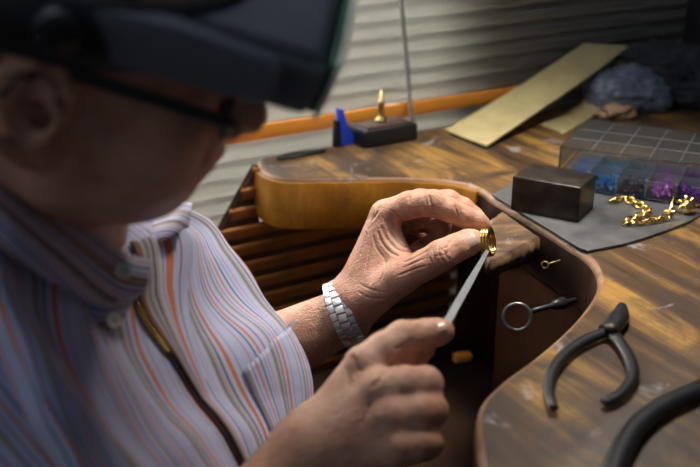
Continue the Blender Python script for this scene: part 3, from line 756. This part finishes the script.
LCR = [ # skin folds traced as pixel polylines: (radius mm, points)
 (1.7, [(386, 221), (391, 229), (395, 238), (404, 246), (419, 249)]), (1.5, [(390, 215), (393, 224), (399, 231), (410, 237), (421, 243)]),
 (1.5, [(382, 228), (387, 239), (397, 249), (411, 252)]), (1.0, [(378, 232), (382, 243), (390, 252), (398, 256)]), (.9, [(373, 236), (376, 247), (383, 257)]),
 (1.1, [(392, 211), (401, 220), (411, 225), (423, 227)]), (1.2, [(429, 196), (431, 205), (435, 213), (441, 219)]), (.7, [(425, 197), (427, 205)]), (.7, [(455, 206), (457, 213), (458, 219)]), (.6, [(459, 207), (461, 215)]),
 (.6, [(436, 244), (433, 251), (435, 259), (439, 264)]), (.6, [(440, 242), (438, 249), (440, 256), (444, 262)]), (.6, [(445, 241), (443, 247), (445, 254), (449, 259)]), (.55, [(449, 241), (448, 247), (451, 254)]), (.5, [(432, 248), (429, 254), (431, 262)]),
 (.4, [(436, 250), (442, 249), (448, 246)]), (.4, [(436, 256), (443, 255), (450, 251)]),
 (.7, [(404, 262), (414, 258), (425, 252), (431, 247)]), (.7, [(402, 268), (414, 263), (424, 259)]), (.6, [(400, 275), (412, 270), (424, 266)]),
 (.7, [(366, 232), (364, 244), (360, 256)]), (.6, [(371, 244), (368, 258), (366, 270)]), (.6, [(378, 262), (374, 274), (370, 284)]), (.6, [(386, 262), (384, 272), (378, 284)]), (.6, [(360, 284), (372, 290), (384, 292)]), (.6, [(358, 292), (370, 298), (384, 299)]),
 (.6, [(380, 205), (378, 212), (374, 218)]), (.6, [(398, 199), (397, 206)]), (.6, [(410, 196), (409, 203)])]
RCR = [(.9, [(398, 322), (401, 328), (403, 335)]), (.8, [(402, 321), (405, 328), (407, 334)]), (.7, [(394, 324), (397, 331)]), (1.2, [(396, 349), (404, 346), (412, 341)]), (.7, [(420, 322), (421, 330)]), (.6, [(424, 322), (425, 331)]),
 (1.0, [(352, 356), (356, 366), (362, 372)]), (.9, [(345, 366), (348, 378), (352, 388)]), (.9, [(372, 398), (368, 410), (362, 424)]), (.8, [(385, 372), (380, 380), (374, 386)])]
# ---- right hand
RH = [
 ('add', .012, [C(WR_N, P(318, 440, .705), .029, .027, .012), C(P(322, 430, .70), P(364, 366, .705), .020, .0145, .010), C(P(320, 440, .695), P(380, 390, .688), .020, .0145, .010),
   C(P(320, 450, .69), P(390, 418, .678), .020, .0142, .010), C(P(318, 460, .688), P(394, 447, .672), .018, .0135, .010),
   C(P(330, 428, .722), P(352, 395, .745), .018, .015, .012), C(P(335, 430, .71), P(375, 420, .71), .022, .018, .012)]),
 ('add', .004, chain([(364, 365, .705, .0142), (384, 350, .712, .0128), (403, 338, .720, .0125), (416, 336, .728, .0108), (427, 334, .733, .0108), (439, 332, .739, .0098), (443, 331, .741, .0082)])),
 ('add', .0045, chain([(380, 390, .688, .0150), (405, 386, .690, .0138), (425, 384, .700, .0125), (424, 392, .718, .0110), (412, 396, .728, .0100), (398, 394, .728, .0085)])),
 ('add', .0045, chain([(391, 418, .678, .0148), (414, 413, .682, .0135), (430, 410, .693, .0122), (426, 416, .712, .0105), (412, 420, .722, .0100), (400, 416, .722, .0085)])),
 ('add', .0045, chain([(395, 447, .672, .0138), (414, 444, .676, .0125), (426, 443, .686, .0115), (427, 444, .702, .0098), (414, 446, .710, .0092), (402, 442, .710, .008)])),
 ('add', .005, chain([(352, 395, .745, .015), (378, 376, .755, .0125), (400, 361, .756, .0120), (415, 354, .754, .0108), (424, 348, .752, .0090)])),
 ('cut', .0014, [C(P(*a), P(*b), r, r*.7) for a, b, r in [((396, 352, .709), (402, 357, .712), .0012), ((418, 327, .722), (420, 336, .719), .0006), ((401, 326, .709), (405, 334, .706), .0007)]]),
]
def surf(F, px, py, d0=.6, d1=1.06):
    prev = None; d = d0
    while d < d1:
        p = P(px, py, d); ix = [int(round((p[i]-float(F.lo[i]))/F.h)) for i in range(3)]
        if all(0 <= ix[i] < F.n[i] for i in range(3)) and F.f[ix[0], ix[1], ix[2]] < 0: return p
        d += .0004
    return None
def crease(F, crs, k=.0011):
    pr = []
    for r, pts in crs:
        pl_ = [surf(F, q.x, q.y) for q in cat([(a, b, 0) for a, b in pts], 4)]
        for a, b in zip(pl_, pl_[1:]):
            if a is None or b is None or (a-b).length > .008: continue
            v_ = (CAM-a).normalized()*r*.00045
            pr.append(C(a+v_, b+v_, r*.001, r*.001, .001))
    build(F, [('cut', k, pr)])
def boxof(pts, m):
    a = np.array([tuple(p) for p in pts]); return a.min(0)-m, a.max(0)+m
VS, FS = [], []
def run(lo, hi, h, groups, crs=None):
    F = Field(lo, hi, h); build(F, groups)
    if crs: crease(F, crs)
    v, f = nets(F); off = sum(len(x) for x in VS); VS.append(v); FS.append(f+off); return F
allarms = [('add', .02, arml), ('add', .02, armr)]
# hands, fine grids
pts = [P(352, 300, .95), P(484, 224, .95), P(388, 240, 1.03), P(402, 290, .92), P(384, 195, .96), P(366, 310, .95), P(350, 318, .98)]
lo_, hi_ = boxof(pts, .020); FL = run(lo_, hi_, .0007, allarms+LH, LCR)
HB1 = (lo_, hi_)
pts = [P(300, 462, .70), P(443, 331, .74), P(394, 460, .67), P(330, 380, .76), P(440, 440, .70), P(424, 352, .76)]
lo_, hi_ = boxof(pts, .022); FR = run(lo_, hi_, .0011, allarms+RH, RCR)
HB2 = (lo_, hi_)
def clip_out(v, f, boxes, m=.004):       # drop coarse faces lying inside the fine grids
    c = v[f].mean(1); keep = np.ones(len(f), bool)
    for lo, hi in boxes: keep &= ~np.all((c > lo+m) & (c < hi-m), axis=1)
    return f[keep]
# arms + torso, coarse
pts = [SH_N, SH_F, NB, PEL, EL_F, EL_N, WR_F, WR_N, H(-.1, 0, 0)]
lo_, hi_ = boxof(pts, .13)
headlo, headhi = boxof([H(.13, 0, -.1), H(-.12, 0, .14), H(0, -.1, 0), H(0, .1, 0), H(0, 0, -.13), H(.1, 0, .1)], .012)
F = Field(lo_, hi_, .005); build(F, [('add', .03, neck+tor)]+allarms+[('add', .015, head)])
v, f = nets(F); f = clip_out(v, f, [HB1, HB2, (headlo, headhi)], .006)
off = sum(len(x) for x in VS); VS.append(v); FS.append(f+off)
run(headlo, headhi, .0022, [('add', .03, neck+tor), ('add', .015, head), ('add', .005, ear(-1)), ('add', .005, ear(1)), ('cut', .003, hcut), ('cut', .004, ecut)])
body_me = np_mesh('body', np.concatenate(VS), np.concatenate(FS))
person = empty('person', Vector((PEL.x, PEL.y, PEL.z)))
tag(person, 'man in a striped button shirt bent over the bench filing a ring', 'person')
body = obj('body', body_me, M['skin'], person)
sm = body.modifiers.new('s', 'SMOOTH'); sm.factor = .4; sm.iterations = 2
# hair cap: a shell over the back and sides of the skull
b = bmesh.new(); bmesh.ops.create_icosphere(b, subdivisions=5, radius=1)
for v in list(b.verts):
    p = v.co
    lim = .62 if p.z > .45 else (.30+.32*max(0, (p.z-.12)/.33) if p.z > .12 else (-.14 if p.z < -.05 else -.14+.44*(p.z+.05)/.17))
    if p.z < -.42 or p.x > lim: b.verts.remove(v)
for v in b.verts:
    p = v.co; v.co = H(-.012+p.x*.104, p.y*.0815, .045+p.z*.092)
bmesh.ops.recalc_face_normals(b, faces=b.faces); bmesh.ops.solidify(b, geom=list(b.faces), thickness=.004)
obj('hair', b, M['hair'], person)
# sideburn
obj('sideburn', ball_bm(H(.016, -.0665, .030), .016*HS, 16, (1.0, .3, 1.2), mtx=Rh.to_4x4()), M['hair'], person)
# nails
def nail(name, c, nrm, ax_, L, W, parent, mat):
    nrm = nrm.normalized(); ax_ = (ax_-nrm*ax_.dot(nrm)).normalized(); sd = nrm.cross(ax_)
    b = bmesh.new(); N = 10; g = []
    for i in range(N+1):
        row = []
        for j in range(N+1):
            u = i/N*2-1; v = j/N*2-1
            k = math.sqrt(max(0, 1-abs(u)**3.5*.75)) if u < 0 else math.sqrt(max(0, 1-abs(u)**5*.5))
            row.append(b.verts.new(c+ax_*L/2*u+sd*W/2*v*k-nrm*(v*v*W*.20*k+max(0, abs(u))**2*L*.05)))
        g.append(row)
    for i in range(N):
        for j in range(N): b.faces.new((g[i][j], g[i+1][j], g[i+1][j+1], g[i][j+1]))
    bmesh.ops.recalc_face_normals(b, faces=b.faces); bmesh.ops.solidify(b, geom=list(b.faces), thickness=.0008)
    return obj(name, b, mat, parent)
tc = surf(FL, 469, 240.5); n1 = (CAM-tc).normalized(); n1 = (n1+cU*.35+cR*.05).normalized()
nail('thumbnail', tc+n1*.0009, n1, P(479, 237.5, .938)-P(462, 245, .930), .0165, .0150, person, M['nail'])
tc = P(480, 223, .948); n2 = (cU*.9+n1*.35).normalized()
nail('fingernail', tc+n2*.0078, n2, P(483, 225, .95)-P(470, 219, .945), .011, .010, person, M['nail'])
tc = surf(FR, 440, 325); n3 = (cU*.75+(CAM-tc).normalized()*.7+cR*.15).normalized()
nail('fingernail', tc+n3*.0004, n3, P(443, 331, .741)-P(427, 334, .733), .0115, .0105, person, M['nail'])

# ------------------------------------------------------------------ shirt
Fm = Vector((.96, .28, 0)).normalized()
cols = [
 [(196, 214, .88), (225, 246, .88), (251, 286, .87), (279, 324, .86), (306, 378, .85), (300, 440, .84), (285, 500, .83), (270, 570, .83)],
 [(188, 224, .84), (205, 262, .83), (235, 303, .82), (268, 345, .81), (290, 400, .80), (285, 450, .80), (275, 510, .80), (262, 580, .80)],
 [(180, 233, .79), (184, 285, .77), (196, 335, .765), (222, 385, .76), (250, 430, .76), (262, 475, .76), (265, 520, .76), (255, 590, .76)],
 [(150, 248, .745), (155, 300, .73), (168, 350, .72), (192, 395, .72), (222, 435, .72), (245, 480, .725), (255, 525, .73), (248, 600, .735)],
 [(108, 255, .69), (113, 315, .68), (133, 368, .67), (160, 412, .67), (190, 450, .67), (220, 495, .68), (235, 540, .69), (232, 610, .70)],
 [(50, 235, .63), (55, 305, .615), (78, 372, .60), (108, 428, .60), (140, 475, .61), (170, 520, .62), (190, 560, .63), (190, 630, .65)],
 [(-15, 215, .58), (-8, 290, .565), (20, 358, .55), (45, 405, .55), (75, 455, .555), (100, 510, .57), (120, 560, .58), (130, 640, .61)],
 [(-75, 235, .575), (-60, 300, .58), (-25, 370, .59), (5, 430, .60), (30, 485, .615), (55, 545, .63), (75, 600, .65), (90, 670, .67)],
]
G = [[P(*q) for q in c] for c in cols]
for q_ in range(8):
    pass
def backcol(src, off, up): return [p+off+Vector((0, 0, up*(1-i/7))) for i, p in enumerate(src)]
G.append(backcol(G[7], -Fm*.13+Vector((0, .04, 0)), .02))
G.append(backcol(G[5], -Fm*.25+Vector((0, .03, 0)), .03))
G.append(backcol(G[3], -Fm*.30, .04))
G.append(backcol(G[1], -Fm*.26, .04))
G.append(backcol(G[0], -Fm*.14+Vector((0, .05, 0)), .02))
NU = len(G)
# neck row put in front (index 0)
nc = NB+Vector((.035, .0, .055)); hdir = (H(0, 0, 0)-NB).normalized()
angs = {}
for i in range(NU):
    p = G[i][0]; d_ = p-nc; d_.z = 0; d_.normalize()
    G[i].insert(0, nc + Vector((d_.x*.078, d_.y*.078, -.012*d_.dot(Fm)-.01)))
NV_ = len(G[0])
def cr(p0, p1, p2, p3, t): return .5*((2*p1)+(p2-p0)*t+(2*p0-5*p1+4*p2-p3)*t*t+(3*p1-p0-3*p2+p3)*t**3)
def S(u, v):
    def colv(i):
        c = G[i % NU]; k = min(int(max(v, 0)), NV_-2); t = v-k
        return cr(c[max(k-1, 0)], c[k], c[k+1], c[min(k+2, NV_-1)], t)
    i = math.floor(u); t = u-i
    p = cr(colv(i-1), colv(i), colv(i+1), colv(i+2), t)
    return p
from mathutils import noise as nzz
def Sn(u, v):
    e = .02; a = S(u+e, v)-S(u-e, v); b_ = S(u, min(v+e, NV_-1))-S(u, max(v-e, 0)); n = a.cross(b_)
    return -n.normalized() if n.length > 0 else Vector((0, 0, 1))
sgn = 1 if Sn(3, 4).dot(CAM-S(3, 4)) > 0 else -1
# stripe coordinate: metres round the body at chest level
us = [0]; st = .05
for k in range(1, int(NU/st)+1): us.append(us[-1]+(S(k*st, 4)-S((k-1)*st, 4)).length)
def uarc(u):
    k = (u % NU)/st; i = int(k); i2 = min(i+1, len(us)-1); base = math.floor(u/NU)*us[-1]
    return base+us[i]+(us[i2]-us[i])*(k-i)
def Sd(u, v):       # surface with cloth folds
    p = S(u, v); n = Sn(u, v)*sgn
    f = .0045*math.sin(u*5.2+v*1.3)*math.exp(-((u-5.3)/1.3)**2)+.0035*math.sin(v*3.1+u*2.0)*math.exp(-((u-1.2)/1.0)**2)*min(1, v/2)
    f += .004*nzz.noise(Vector((u*1.2, v*.7, 3.1)))+.0010*nzz.noise(Vector((u*3, v*1.5, 7)))
    if v < 1: f *= v
    return p+n*f, n
def patch(name, u0, u1, v0, v1, nu, nv, off, mat, parent, th=.0012, closed=False, warp=None, uoff=0, uscale=1, uvw=None):
    b = bmesh.new(); uvl = b.loops.layers.uv.new('UVMap'); g = []; uvs = {}
    for i in range(nu+1):
        row = []
        for j in range(nv+1):
            a_, c_ = i/nu, j/nv
            u = u0+(u1-u0)*a_; v = v0+(v1-v0)*c_
            if warp: u, v = warp(a_, c_)
            p, n = Sd(u, v); ed = off
            vt = b.verts.new(p+n*ed); uvs[vt] = (a_*uvw if uvw else uarc(u)*uscale+uoff, v*.06); row.append(vt)
        g.append(row)
    for i in range(nu):
        for j in range(nv):
            f = b.faces.new((g[i][j], g[i+1][j], g[i+1][j+1], g[i][j+1]))
            for l in f.loops: l[uvl].uv = uvs[l.vert]
    if closed: bmesh.ops.remove_doubles(b, verts=b.verts, dist=1e-5)
    bmesh.ops.recalc_face_normals(b, faces=b.faces)
    if th: bmesh.ops.solidify(b, geom=list(b.faces), thickness=th)
    return obj(name, b, mat, parent)
shirt = patch('shirt', 0, NU, 0, NV_-1, 260, 150, 0, M['shirt'], person, .0012, True)
# placket: raised strip down the front
def interp(x, tb):
    for (a, p), (b, q) in zip(tb, tb[1:]):
        if x <= b: return p+(q-p)*max(0, (x-a))/(b-a)
    return tb[-1][1]
gapf = lambda v: interp(v, [(1.2, 3.5), (1.9, 3.5), (2.5, 3.25), (3.2, 3.02), (4, 2.9), (5, 2.95), (7.5, 3.0)])
farf = lambda v: interp(v, [(.7, 1.95), (2, 1.97), (3, 2.3), (4, 2.55), (5, 2.62), (8, 2.7)])
def wp(a_, c_):
    v = .75+7.2*c_; return farf(v)+(gapf(v)-farf(v))*a_, v
patch('placket', 2, 2.7, .9, 8, 18, 90, .0050, M['shirt_p'], shirt, .0022, warp=wp, uvw=.04)
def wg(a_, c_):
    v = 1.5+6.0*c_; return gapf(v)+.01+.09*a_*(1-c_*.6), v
pc_top = patch('placket_shade', 0, 1, 0, 1, 6, 60, .0012, simple('gap_shade', (.05, .02, .014), .95), shirt, .0008, warp=wg)  # flat dark strip; the opening's shade is put into its colour
pc_top['label'] = 'dark strip painted as the shaded opening beside the placket'
patch('pocket', 0, 1, 0, 1, 20, 24, .0022, M['shirt_k'], shirt, .0010, warp=lambda a_, c_: (.32+1.28*a_, 3.95+.08*a_+2.4*c_), uoff=.017)
# buttons
def button(c, n, r, parent):
    n = n.normalized(); a = n.orthogonal().normalized(); m_ = frame_matrix(c, a, n.cross(a), n)
    bt_ = obj('button', lathe_bm([(r*.95, 0), (r, .0008), (r*.93, .002), (r*.78, .0016), (.0001, .0014)], 24, mtx=m_), M['button'], parent)
    b_ = None
    for s1, s2 in ((1, 1), (1, -1), (-1, 1), (-1, -1)):
        b_ = lathe_bm([(.0007, .0012), (.0007, .0019)], 8, mtx=m_@Matrix.Translation((s1*.0013, s2*.0013, 0)), bm=b_)
    obj('thread_hole', b_, M['black'], bt_); return bt_
# collar leaves as curved quilts
def quilt(name, rows, mat, parent, th=.0022, n=6, ustep=None, along=True, bulge=.006):
    R_ = [cat([P(*q) for q in r], n) for r in rows]; R2 = []
    m = len(R_[0])
    colsx = [cat([r[i] for r in R_], n) for i in range(m)]
    b = bmesh.new(); uvl = b.loops.layers.uv.new('UVMap'); g = []; uvs = {}
    for i in range(m):
        row = []; dist = 0
        for j, p in enumerate(colsx[i]):
            if j: dist += (colsx[i][j]-colsx[i][j-1]).length
            d = (CAM-p).normalized(); k = math.sin(math.pi*j/(len(colsx[i])-1))*bulge
            vt = b.verts.new(p+d*k); uvs[vt] = (dist if along else i*.003, i*.004); row.append(vt)
        g.append(row)
    for i in range(m-1):
        for j in range(len(g[0])-1):
            f = b.faces.new((g[i][j], g[i+1][j], g[i+1][j+1], g[i][j+1]))
            for l in f.loops: l[uvl].uv = uvs[l.vert]
    bmesh.ops.recalc_face_normals(b, faces=b.faces); bmesh.ops.solidify(b, geom=list(b.faces), thickness=th)
    return obj(name, b, mat, parent)
col1 = quilt('collar', [[(-120, 70, .60), (-60, 112, .585), (0, 162, .585), (60, 204, .61), (122, 250, .655), (152, 260, .69)],
                        [(-115, 130, .575), (-60, 165, .56), (0, 202, .565), (55, 243, .595), (118, 272, .65), (150, 276, .685)],
                        [(-110, 185, .57), (-60, 210, .555), (0, 248, .56), (52, 283, .59), (106, 306, .65), (146, 292, .69)]], M['shirt_c'], shirt, bulge=.008)
quilt('collar_tip', [[(88, 296, .65), (106, 300, .655), (126, 296, .665), (140, 290, .68)], [(90, 308, .652), (102, 314, .655), (118, 312, .665), (131, 300, .68)], [(92, 319, .654), (104, 327, .656), (113, 330, .664), (122, 314, .678)]], M['shirt_c'], shirt, bulge=.002)
quilt('collar', [[(135, 214, .80), (160, 208, .80), (180, 203, .79), (193, 203, .79)], [(140, 232, .77), (160, 226, .765), (178, 217, .765), (191, 214, .775)], [(148, 246, .755), (163, 240, .75), (178, 232, .752), (189, 227, .765)]], M['shirt_c'], shirt, bulge=.004)
button(P(123, 271, .636), CAM-P(123, 271, .64)+Vector((.1, 0, .1)), .0053, shirt)
button(P(113, 321, .652), CAM-P(113, 321, .65)+Vector((.3, .1, .1)), .0052, shirt)
bp, bn = Sd(2.36, 3.4)
# sleeves
def sleeve(a, b_, r0, r1, ref, seg=40, rings=26):
    b = bmesh.new(); uvl = b.loops.layers.uv.new('UVMap'); g = []; uvs = {}; t = (b_-a).normalized(); x = (ref-t*ref.dot(t)).normalized(); y = t.cross(x)
    for i in range(rings+1):
        row = []
        for k in range(seg+1):
            th = 2*math.pi*k/seg; f = i/rings; r = (r0+(r1-r0)*f)*(1+.06*nzz.noise(Vector((math.cos(th)*1.3, math.sin(th)*1.3, f*5)))+.03*math.sin(f*14+math.sin(th)*2))
            vt = b.verts.new(a.lerp(b_, f)+x*math.cos(th)*r+y*math.sin(th)*r); uvs[vt] = (th*r0, f*.2); row.append(vt)
        g.append(row)
    for i in range(rings):
        for k in range(seg):
            fc_ = b.faces.new((g[i][k], g[i+1][k], g[i+1][k+1], g[i][k+1]))
            for l in fc_.loops: l[uvl].uv = uvs[l.vert]
    bmesh.ops.remove_doubles(b, verts=b.verts, dist=1e-6); bmesh.ops.recalc_face_normals(b, faces=b.faces); bmesh.ops.solidify(b, geom=list(b.faces), thickness=.0012)
    return obj('sleeve', b, M['shirt'], shirt)
sleeve(SH_F+(SH_F-EL_F).normalized()*.005, SH_F.lerp(EL_F, .78), .060, .062, Vector((1, 0, 0)))
sleeve(SH_N+(SH_N-EL_N).normalized()*.03, SH_N.lerp(EL_N, .80), .064, .066, Vector((1, 0, 0)))
# gold neck chain glimpsed in the opening
e_ = None
nk = [Sd(gapf(v)+.07, v)[0]+Sd(gapf(v)+.07, v)[1]*.0035 for v in np.linspace(2.0, 3.0, 30)]
nb_ = None
for i, p in enumerate(nk[:-1]):
    t = (nk[i+1]-p).normalized(); sd = t.orthogonal().normalized(); sd = sd if i % 2 else t.cross(sd)
    nb_ = tube_bm([p+t*.0028*math.cos(2*math.pi*k/12)+sd*.0016*math.sin(2*math.pi*k/12) for k in range(12)], .00045, 6, True, bm=nb_)
o = obj('neck_chain', nb_, M['gold']); tag(o, 'thin gold neck chain glinting in the open shirt front', 'necklace')

# ------------------------------------------------------------------ spectacles and magnifier
gl = empty('eyeglasses', H(.09, 0, .0)); tag(gl, 'dark framed eyeglasses worn under the magnifier visor', 'glasses')
def flat_bar(name, pts, r, parent, mat, flat=.4): return obj(name, tube_bm(cat(pts, 5), r, 10, flat=flat, ref=Rh @ Vector((0, 1, 0))), mat, parent)
for s_ in (-1, 1):
    flat_bar('temple', [H(-.022, s_*.082, .006), H(-.005, s_*.081, .028), H(.03, s_*.0785, .026), (H(.098, s_*.070, .014))], .0042, gl, M['black'])
    rim = [H(.099-.006*abs(math.cos(a_)), s_*(.035+.027*math.cos(a_)), .006+.019*math.sin(a_)) for a_ in np.linspace(0, 2*math.pi, 28, endpoint=False)]
    rm = obj('rim', tube_bm(rim, .0022, 8, True), M['black'], gl)
    lb = bmesh.new(); lb.faces.new([lb.verts.new(p) for p in rim]); bmesh.ops.solidify(lb, geom=list(lb.faces), thickness=.0012)
    obj('lens', lb, M['clear'], gl, False)
obj('bridge', tube_bm(cat([H(.0995, -.009, .010), H(.104, 0, .014), H(.0995, .009, .010)], 5), .002, 8), M['black'], gl)
# visor: own frame, x forward along its lower edge
p0 = P(82, 60, .500); p1 = P(305, 121, .540)
vx = (p1-p0).normalized(); vy = (P(340, -30, .668)-p1).normalized(); vz = vx.cross(vy).normalized()
VL = (p1-p0).length; VWd = .172
vm = frame_matrix(p0, vx, vy, vz)
vis = empty('magnifier_visor', p0); tag(vis, 'grey plastic head magnifier visor strapped over the forehead', 'magnifier')
# hood profile in xz extruded across, with stepped top
def hood(poly, y0, y1, bev): return prism_bm(poly, y0, y1, bev, 4, mtx=vm@Matrix.Rotation(math.pi/2, 4, 'X')@Matrix.Scale(-1, 4, (0, 0, 1)))
b = box_bm(.088, VWd, .034, .006, 4, c=(VL-.044, VWd/2, .018), mtx=vm)
sharp(obj('lens_hood', b, M['visor'], vis), 50)
b = box_bm(.080, VWd-.012, .014, .006, 4, c=(VL-.045, VWd/2, .034), mtx=vm)
sharp(obj('hood_top', b, M['visor'], vis), 50)
b = prism_bm([(-.02, .006), (.02, .002), (VL-.026, .001), (VL-.020, .006), (VL-.020, .024), (VL-.026, .029), (.045, .034), (-.02, .030)], .0005, .0120, .002, 3, mtx=vm@Matrix.Translation((-.004, 0, .0095))@Matrix.Rotation(math.pi/2, 4, 'X'))
sharp(obj('side_plate', b, M['visor'], vis), 50)
b = prism_bm([(-.02, .006), (.02, .002), (VL-.026, .001), (VL-.020, .006), (VL-.020, .024), (VL-.026, .029), (.045, .036), (-.02, .036)], -.004, .002, .002, 3, mtx=vm@Matrix.Translation((0, VWd, 0))@Matrix.Rotation(math.pi/2, 4, 'X'))
sharp(obj('side_plate', b, M['visor'], vis), 50)
sharp(obj('lens_plate', box_bm(.004, VWd-.012, .036, .001, c=(VL+.002, VWd/2, .020), mtx=vm), M['green'], vis), 50)
sharp(obj('lens_rim', box_bm(.003, VWd-.004, .041, .001, c=(VL+.0052, VWd/2, .021), mtx=vm), M['button'], vis), 50)
# headband round the skull
hbp = []
for a_ in np.linspace(0, 2*math.pi, 48, endpoint=False):
    hbp.append(H(-.012+.106*math.cos(a_), .086*math.sin(a_), .056))
b = bmesh.new(); ring = []
for p in hbp:
    c_ = H(-.012, 0, .056); o_ = (p-c_).normalized(); u_ = Rh @ Vector((0, 0, 1))
    ring.append([b.verts.new(p+u_*.021), b.verts.new(p+u_*.018+o_*.005), b.verts.new(p-u_*.018+o_*.005), b.verts.new(p-u_*.021), b.verts.new(p-u_*.018-o_*.001), b.verts.new(p+u_*.018-o_*.001)])
for i in range(48):
    a_, c_ = ring[i], ring[(i+1) % 48]
    for k in range(6): b.faces.new((a_[k], a_[(k+1) % 6], c_[(k+1) % 6], c_[k]))
bmesh.ops.recalc_face_normals(b, faces=b.faces)
obj('headband', b, M['black'], vis)
kn_c = H(.0, -.094, .060)
obj('pivot_knob', lathe_bm([(.012, -.004), (.012, .003), (.010, .005), (.001, .005)], 24, mtx=frame_matrix(kn_c, vx, vz, vx.cross(vz))), M['black'], vis)

# ------------------------------------------------------------------ wristwatch on the far wrist
ad = (P(352, 300, .972)-EL_F).normalized()
wc = P(345, 312, .976); wt = empty('wristwatch', wc); tag(wt, 'steel link wristwatch on the man\'s left wrist', 'watch')
ad = (WR_F-EL_F).normalized(); ad = (ad+Vector((0, 0, -.12))).normalized()
ua = (cU-ad*cU.dot(ad)).normalized(); ub = ad.cross(ua)
NL = 24; Rw = .0325
for k in range(NL):
    a0 = 2*math.pi*k/NL
    o_ = ua*math.cos(a0)+ub*math.sin(a0); tt = -ua*math.sin(a0)+ub*math.cos(a0)
    if 3 <= k <= 6 and False: continue
    b = None
    for off_, wd_ in ((-.0078, .0062), (0, .0086), (.0078, .0062)):
        jt = .0 if off_ else .0035
        b = box_bm(.0076, wd_, .0026, .0007, 2, mtx=frame_matrix(wc+o_*Rw+ad*off_+tt*jt, tt, ad, o_), bm=b)
    sharp(obj('bracelet_link', b, M['watch'], wt))
o_ = -(CAM-wc).normalized(); o_ = (o_-ad*o_.dot(ad)).normalized()
m_ = frame_matrix(wc+o_*(Rw+.002), ad, o_.cross(ad), o_)
cs = obj('watch_case', lathe_bm([(.017, -.003), (.019, 0), (.019, .004), (.016, .006)], 36, mtx=m_), M['watch'], wt); obj('crystal', lathe_bm([(.0155, .0061), (.015, .0075), (.001, .0078)], 36, mtx=m_), M['clear'], cs)

# ------------------------------------------------------------------ gold ring and file
rc = P(488, 241.5, .936)
rn = (cR*.88+cU*.08-cF*.42).normalized()
gr = empty('gold_ring', rc); tag(gr, 'triple band gold ring held between thumb and finger against the pin', 'ring')
for k in (-1, 0, 1):
    obj('band', tube_bm(ring_pts(rc+rn*.0027*k, rn, .0135-.0003*abs(k), 40), .0015, 10, True), M['gold'], gr)
obj('bead_end', ball_bm(P(482.5, 255, .927), .0019, 14), M['gold'], gr)
fa = P(489.5, 247, .935); fb = P(443, 329, .757)
fd = (fb-fa).normalized(); fe = fa+fd*((fb-fa).length+.012)
wv = fd.cross((CAM-fa).normalized()).normalized()
fl_ = empty('needle_file', fb); tag(fl_, 'flat grey steel needle file held in the right hand', 'file')
n_ = 14; b = bmesh.new(); rows = []
nn = wv.cross(fd)
for i in range(n_+1):
    f = i/n_; p = fa.lerp(fe, f); hw = .0015+.0016*min(1, f*2.2); ht = .0009+.0004*f
    rows.append([b.verts.new(p+wv*hw+nn*ht), b.verts.new(p-wv*hw+nn*ht), b.verts.new(p-wv*hw-nn*ht), b.verts.new(p+wv*hw-nn*ht)])
for a_, c_ in zip(rows, rows[1:]):
    for k in range(4): b.faces.new((a_[k], a_[(k+1) % 4], c_[(k+1) % 4], c_[k]))
b.faces.new(rows[0]); b.faces.new(rows[-1][::-1]); bmesh.ops.recalc_face_normals(b, faces=b.faces)
t = NT('file_steel'); v_ = t.coord('Object'); wvn = t.n('ShaderNodeTexWave'); wvn.inputs['Scale'].default_value = 420; t.l(v_, wvn.inputs['Vector'])
t.set(t.ramp(wvn.outputs['Fac'], [(0, (.20, .21, .22)), (1, (.42, .43, .44))]), .42, .85); t.bump(wvn.outputs['Fac'], .3, .0004)
obj('blade', b, t.m, fl_, False)
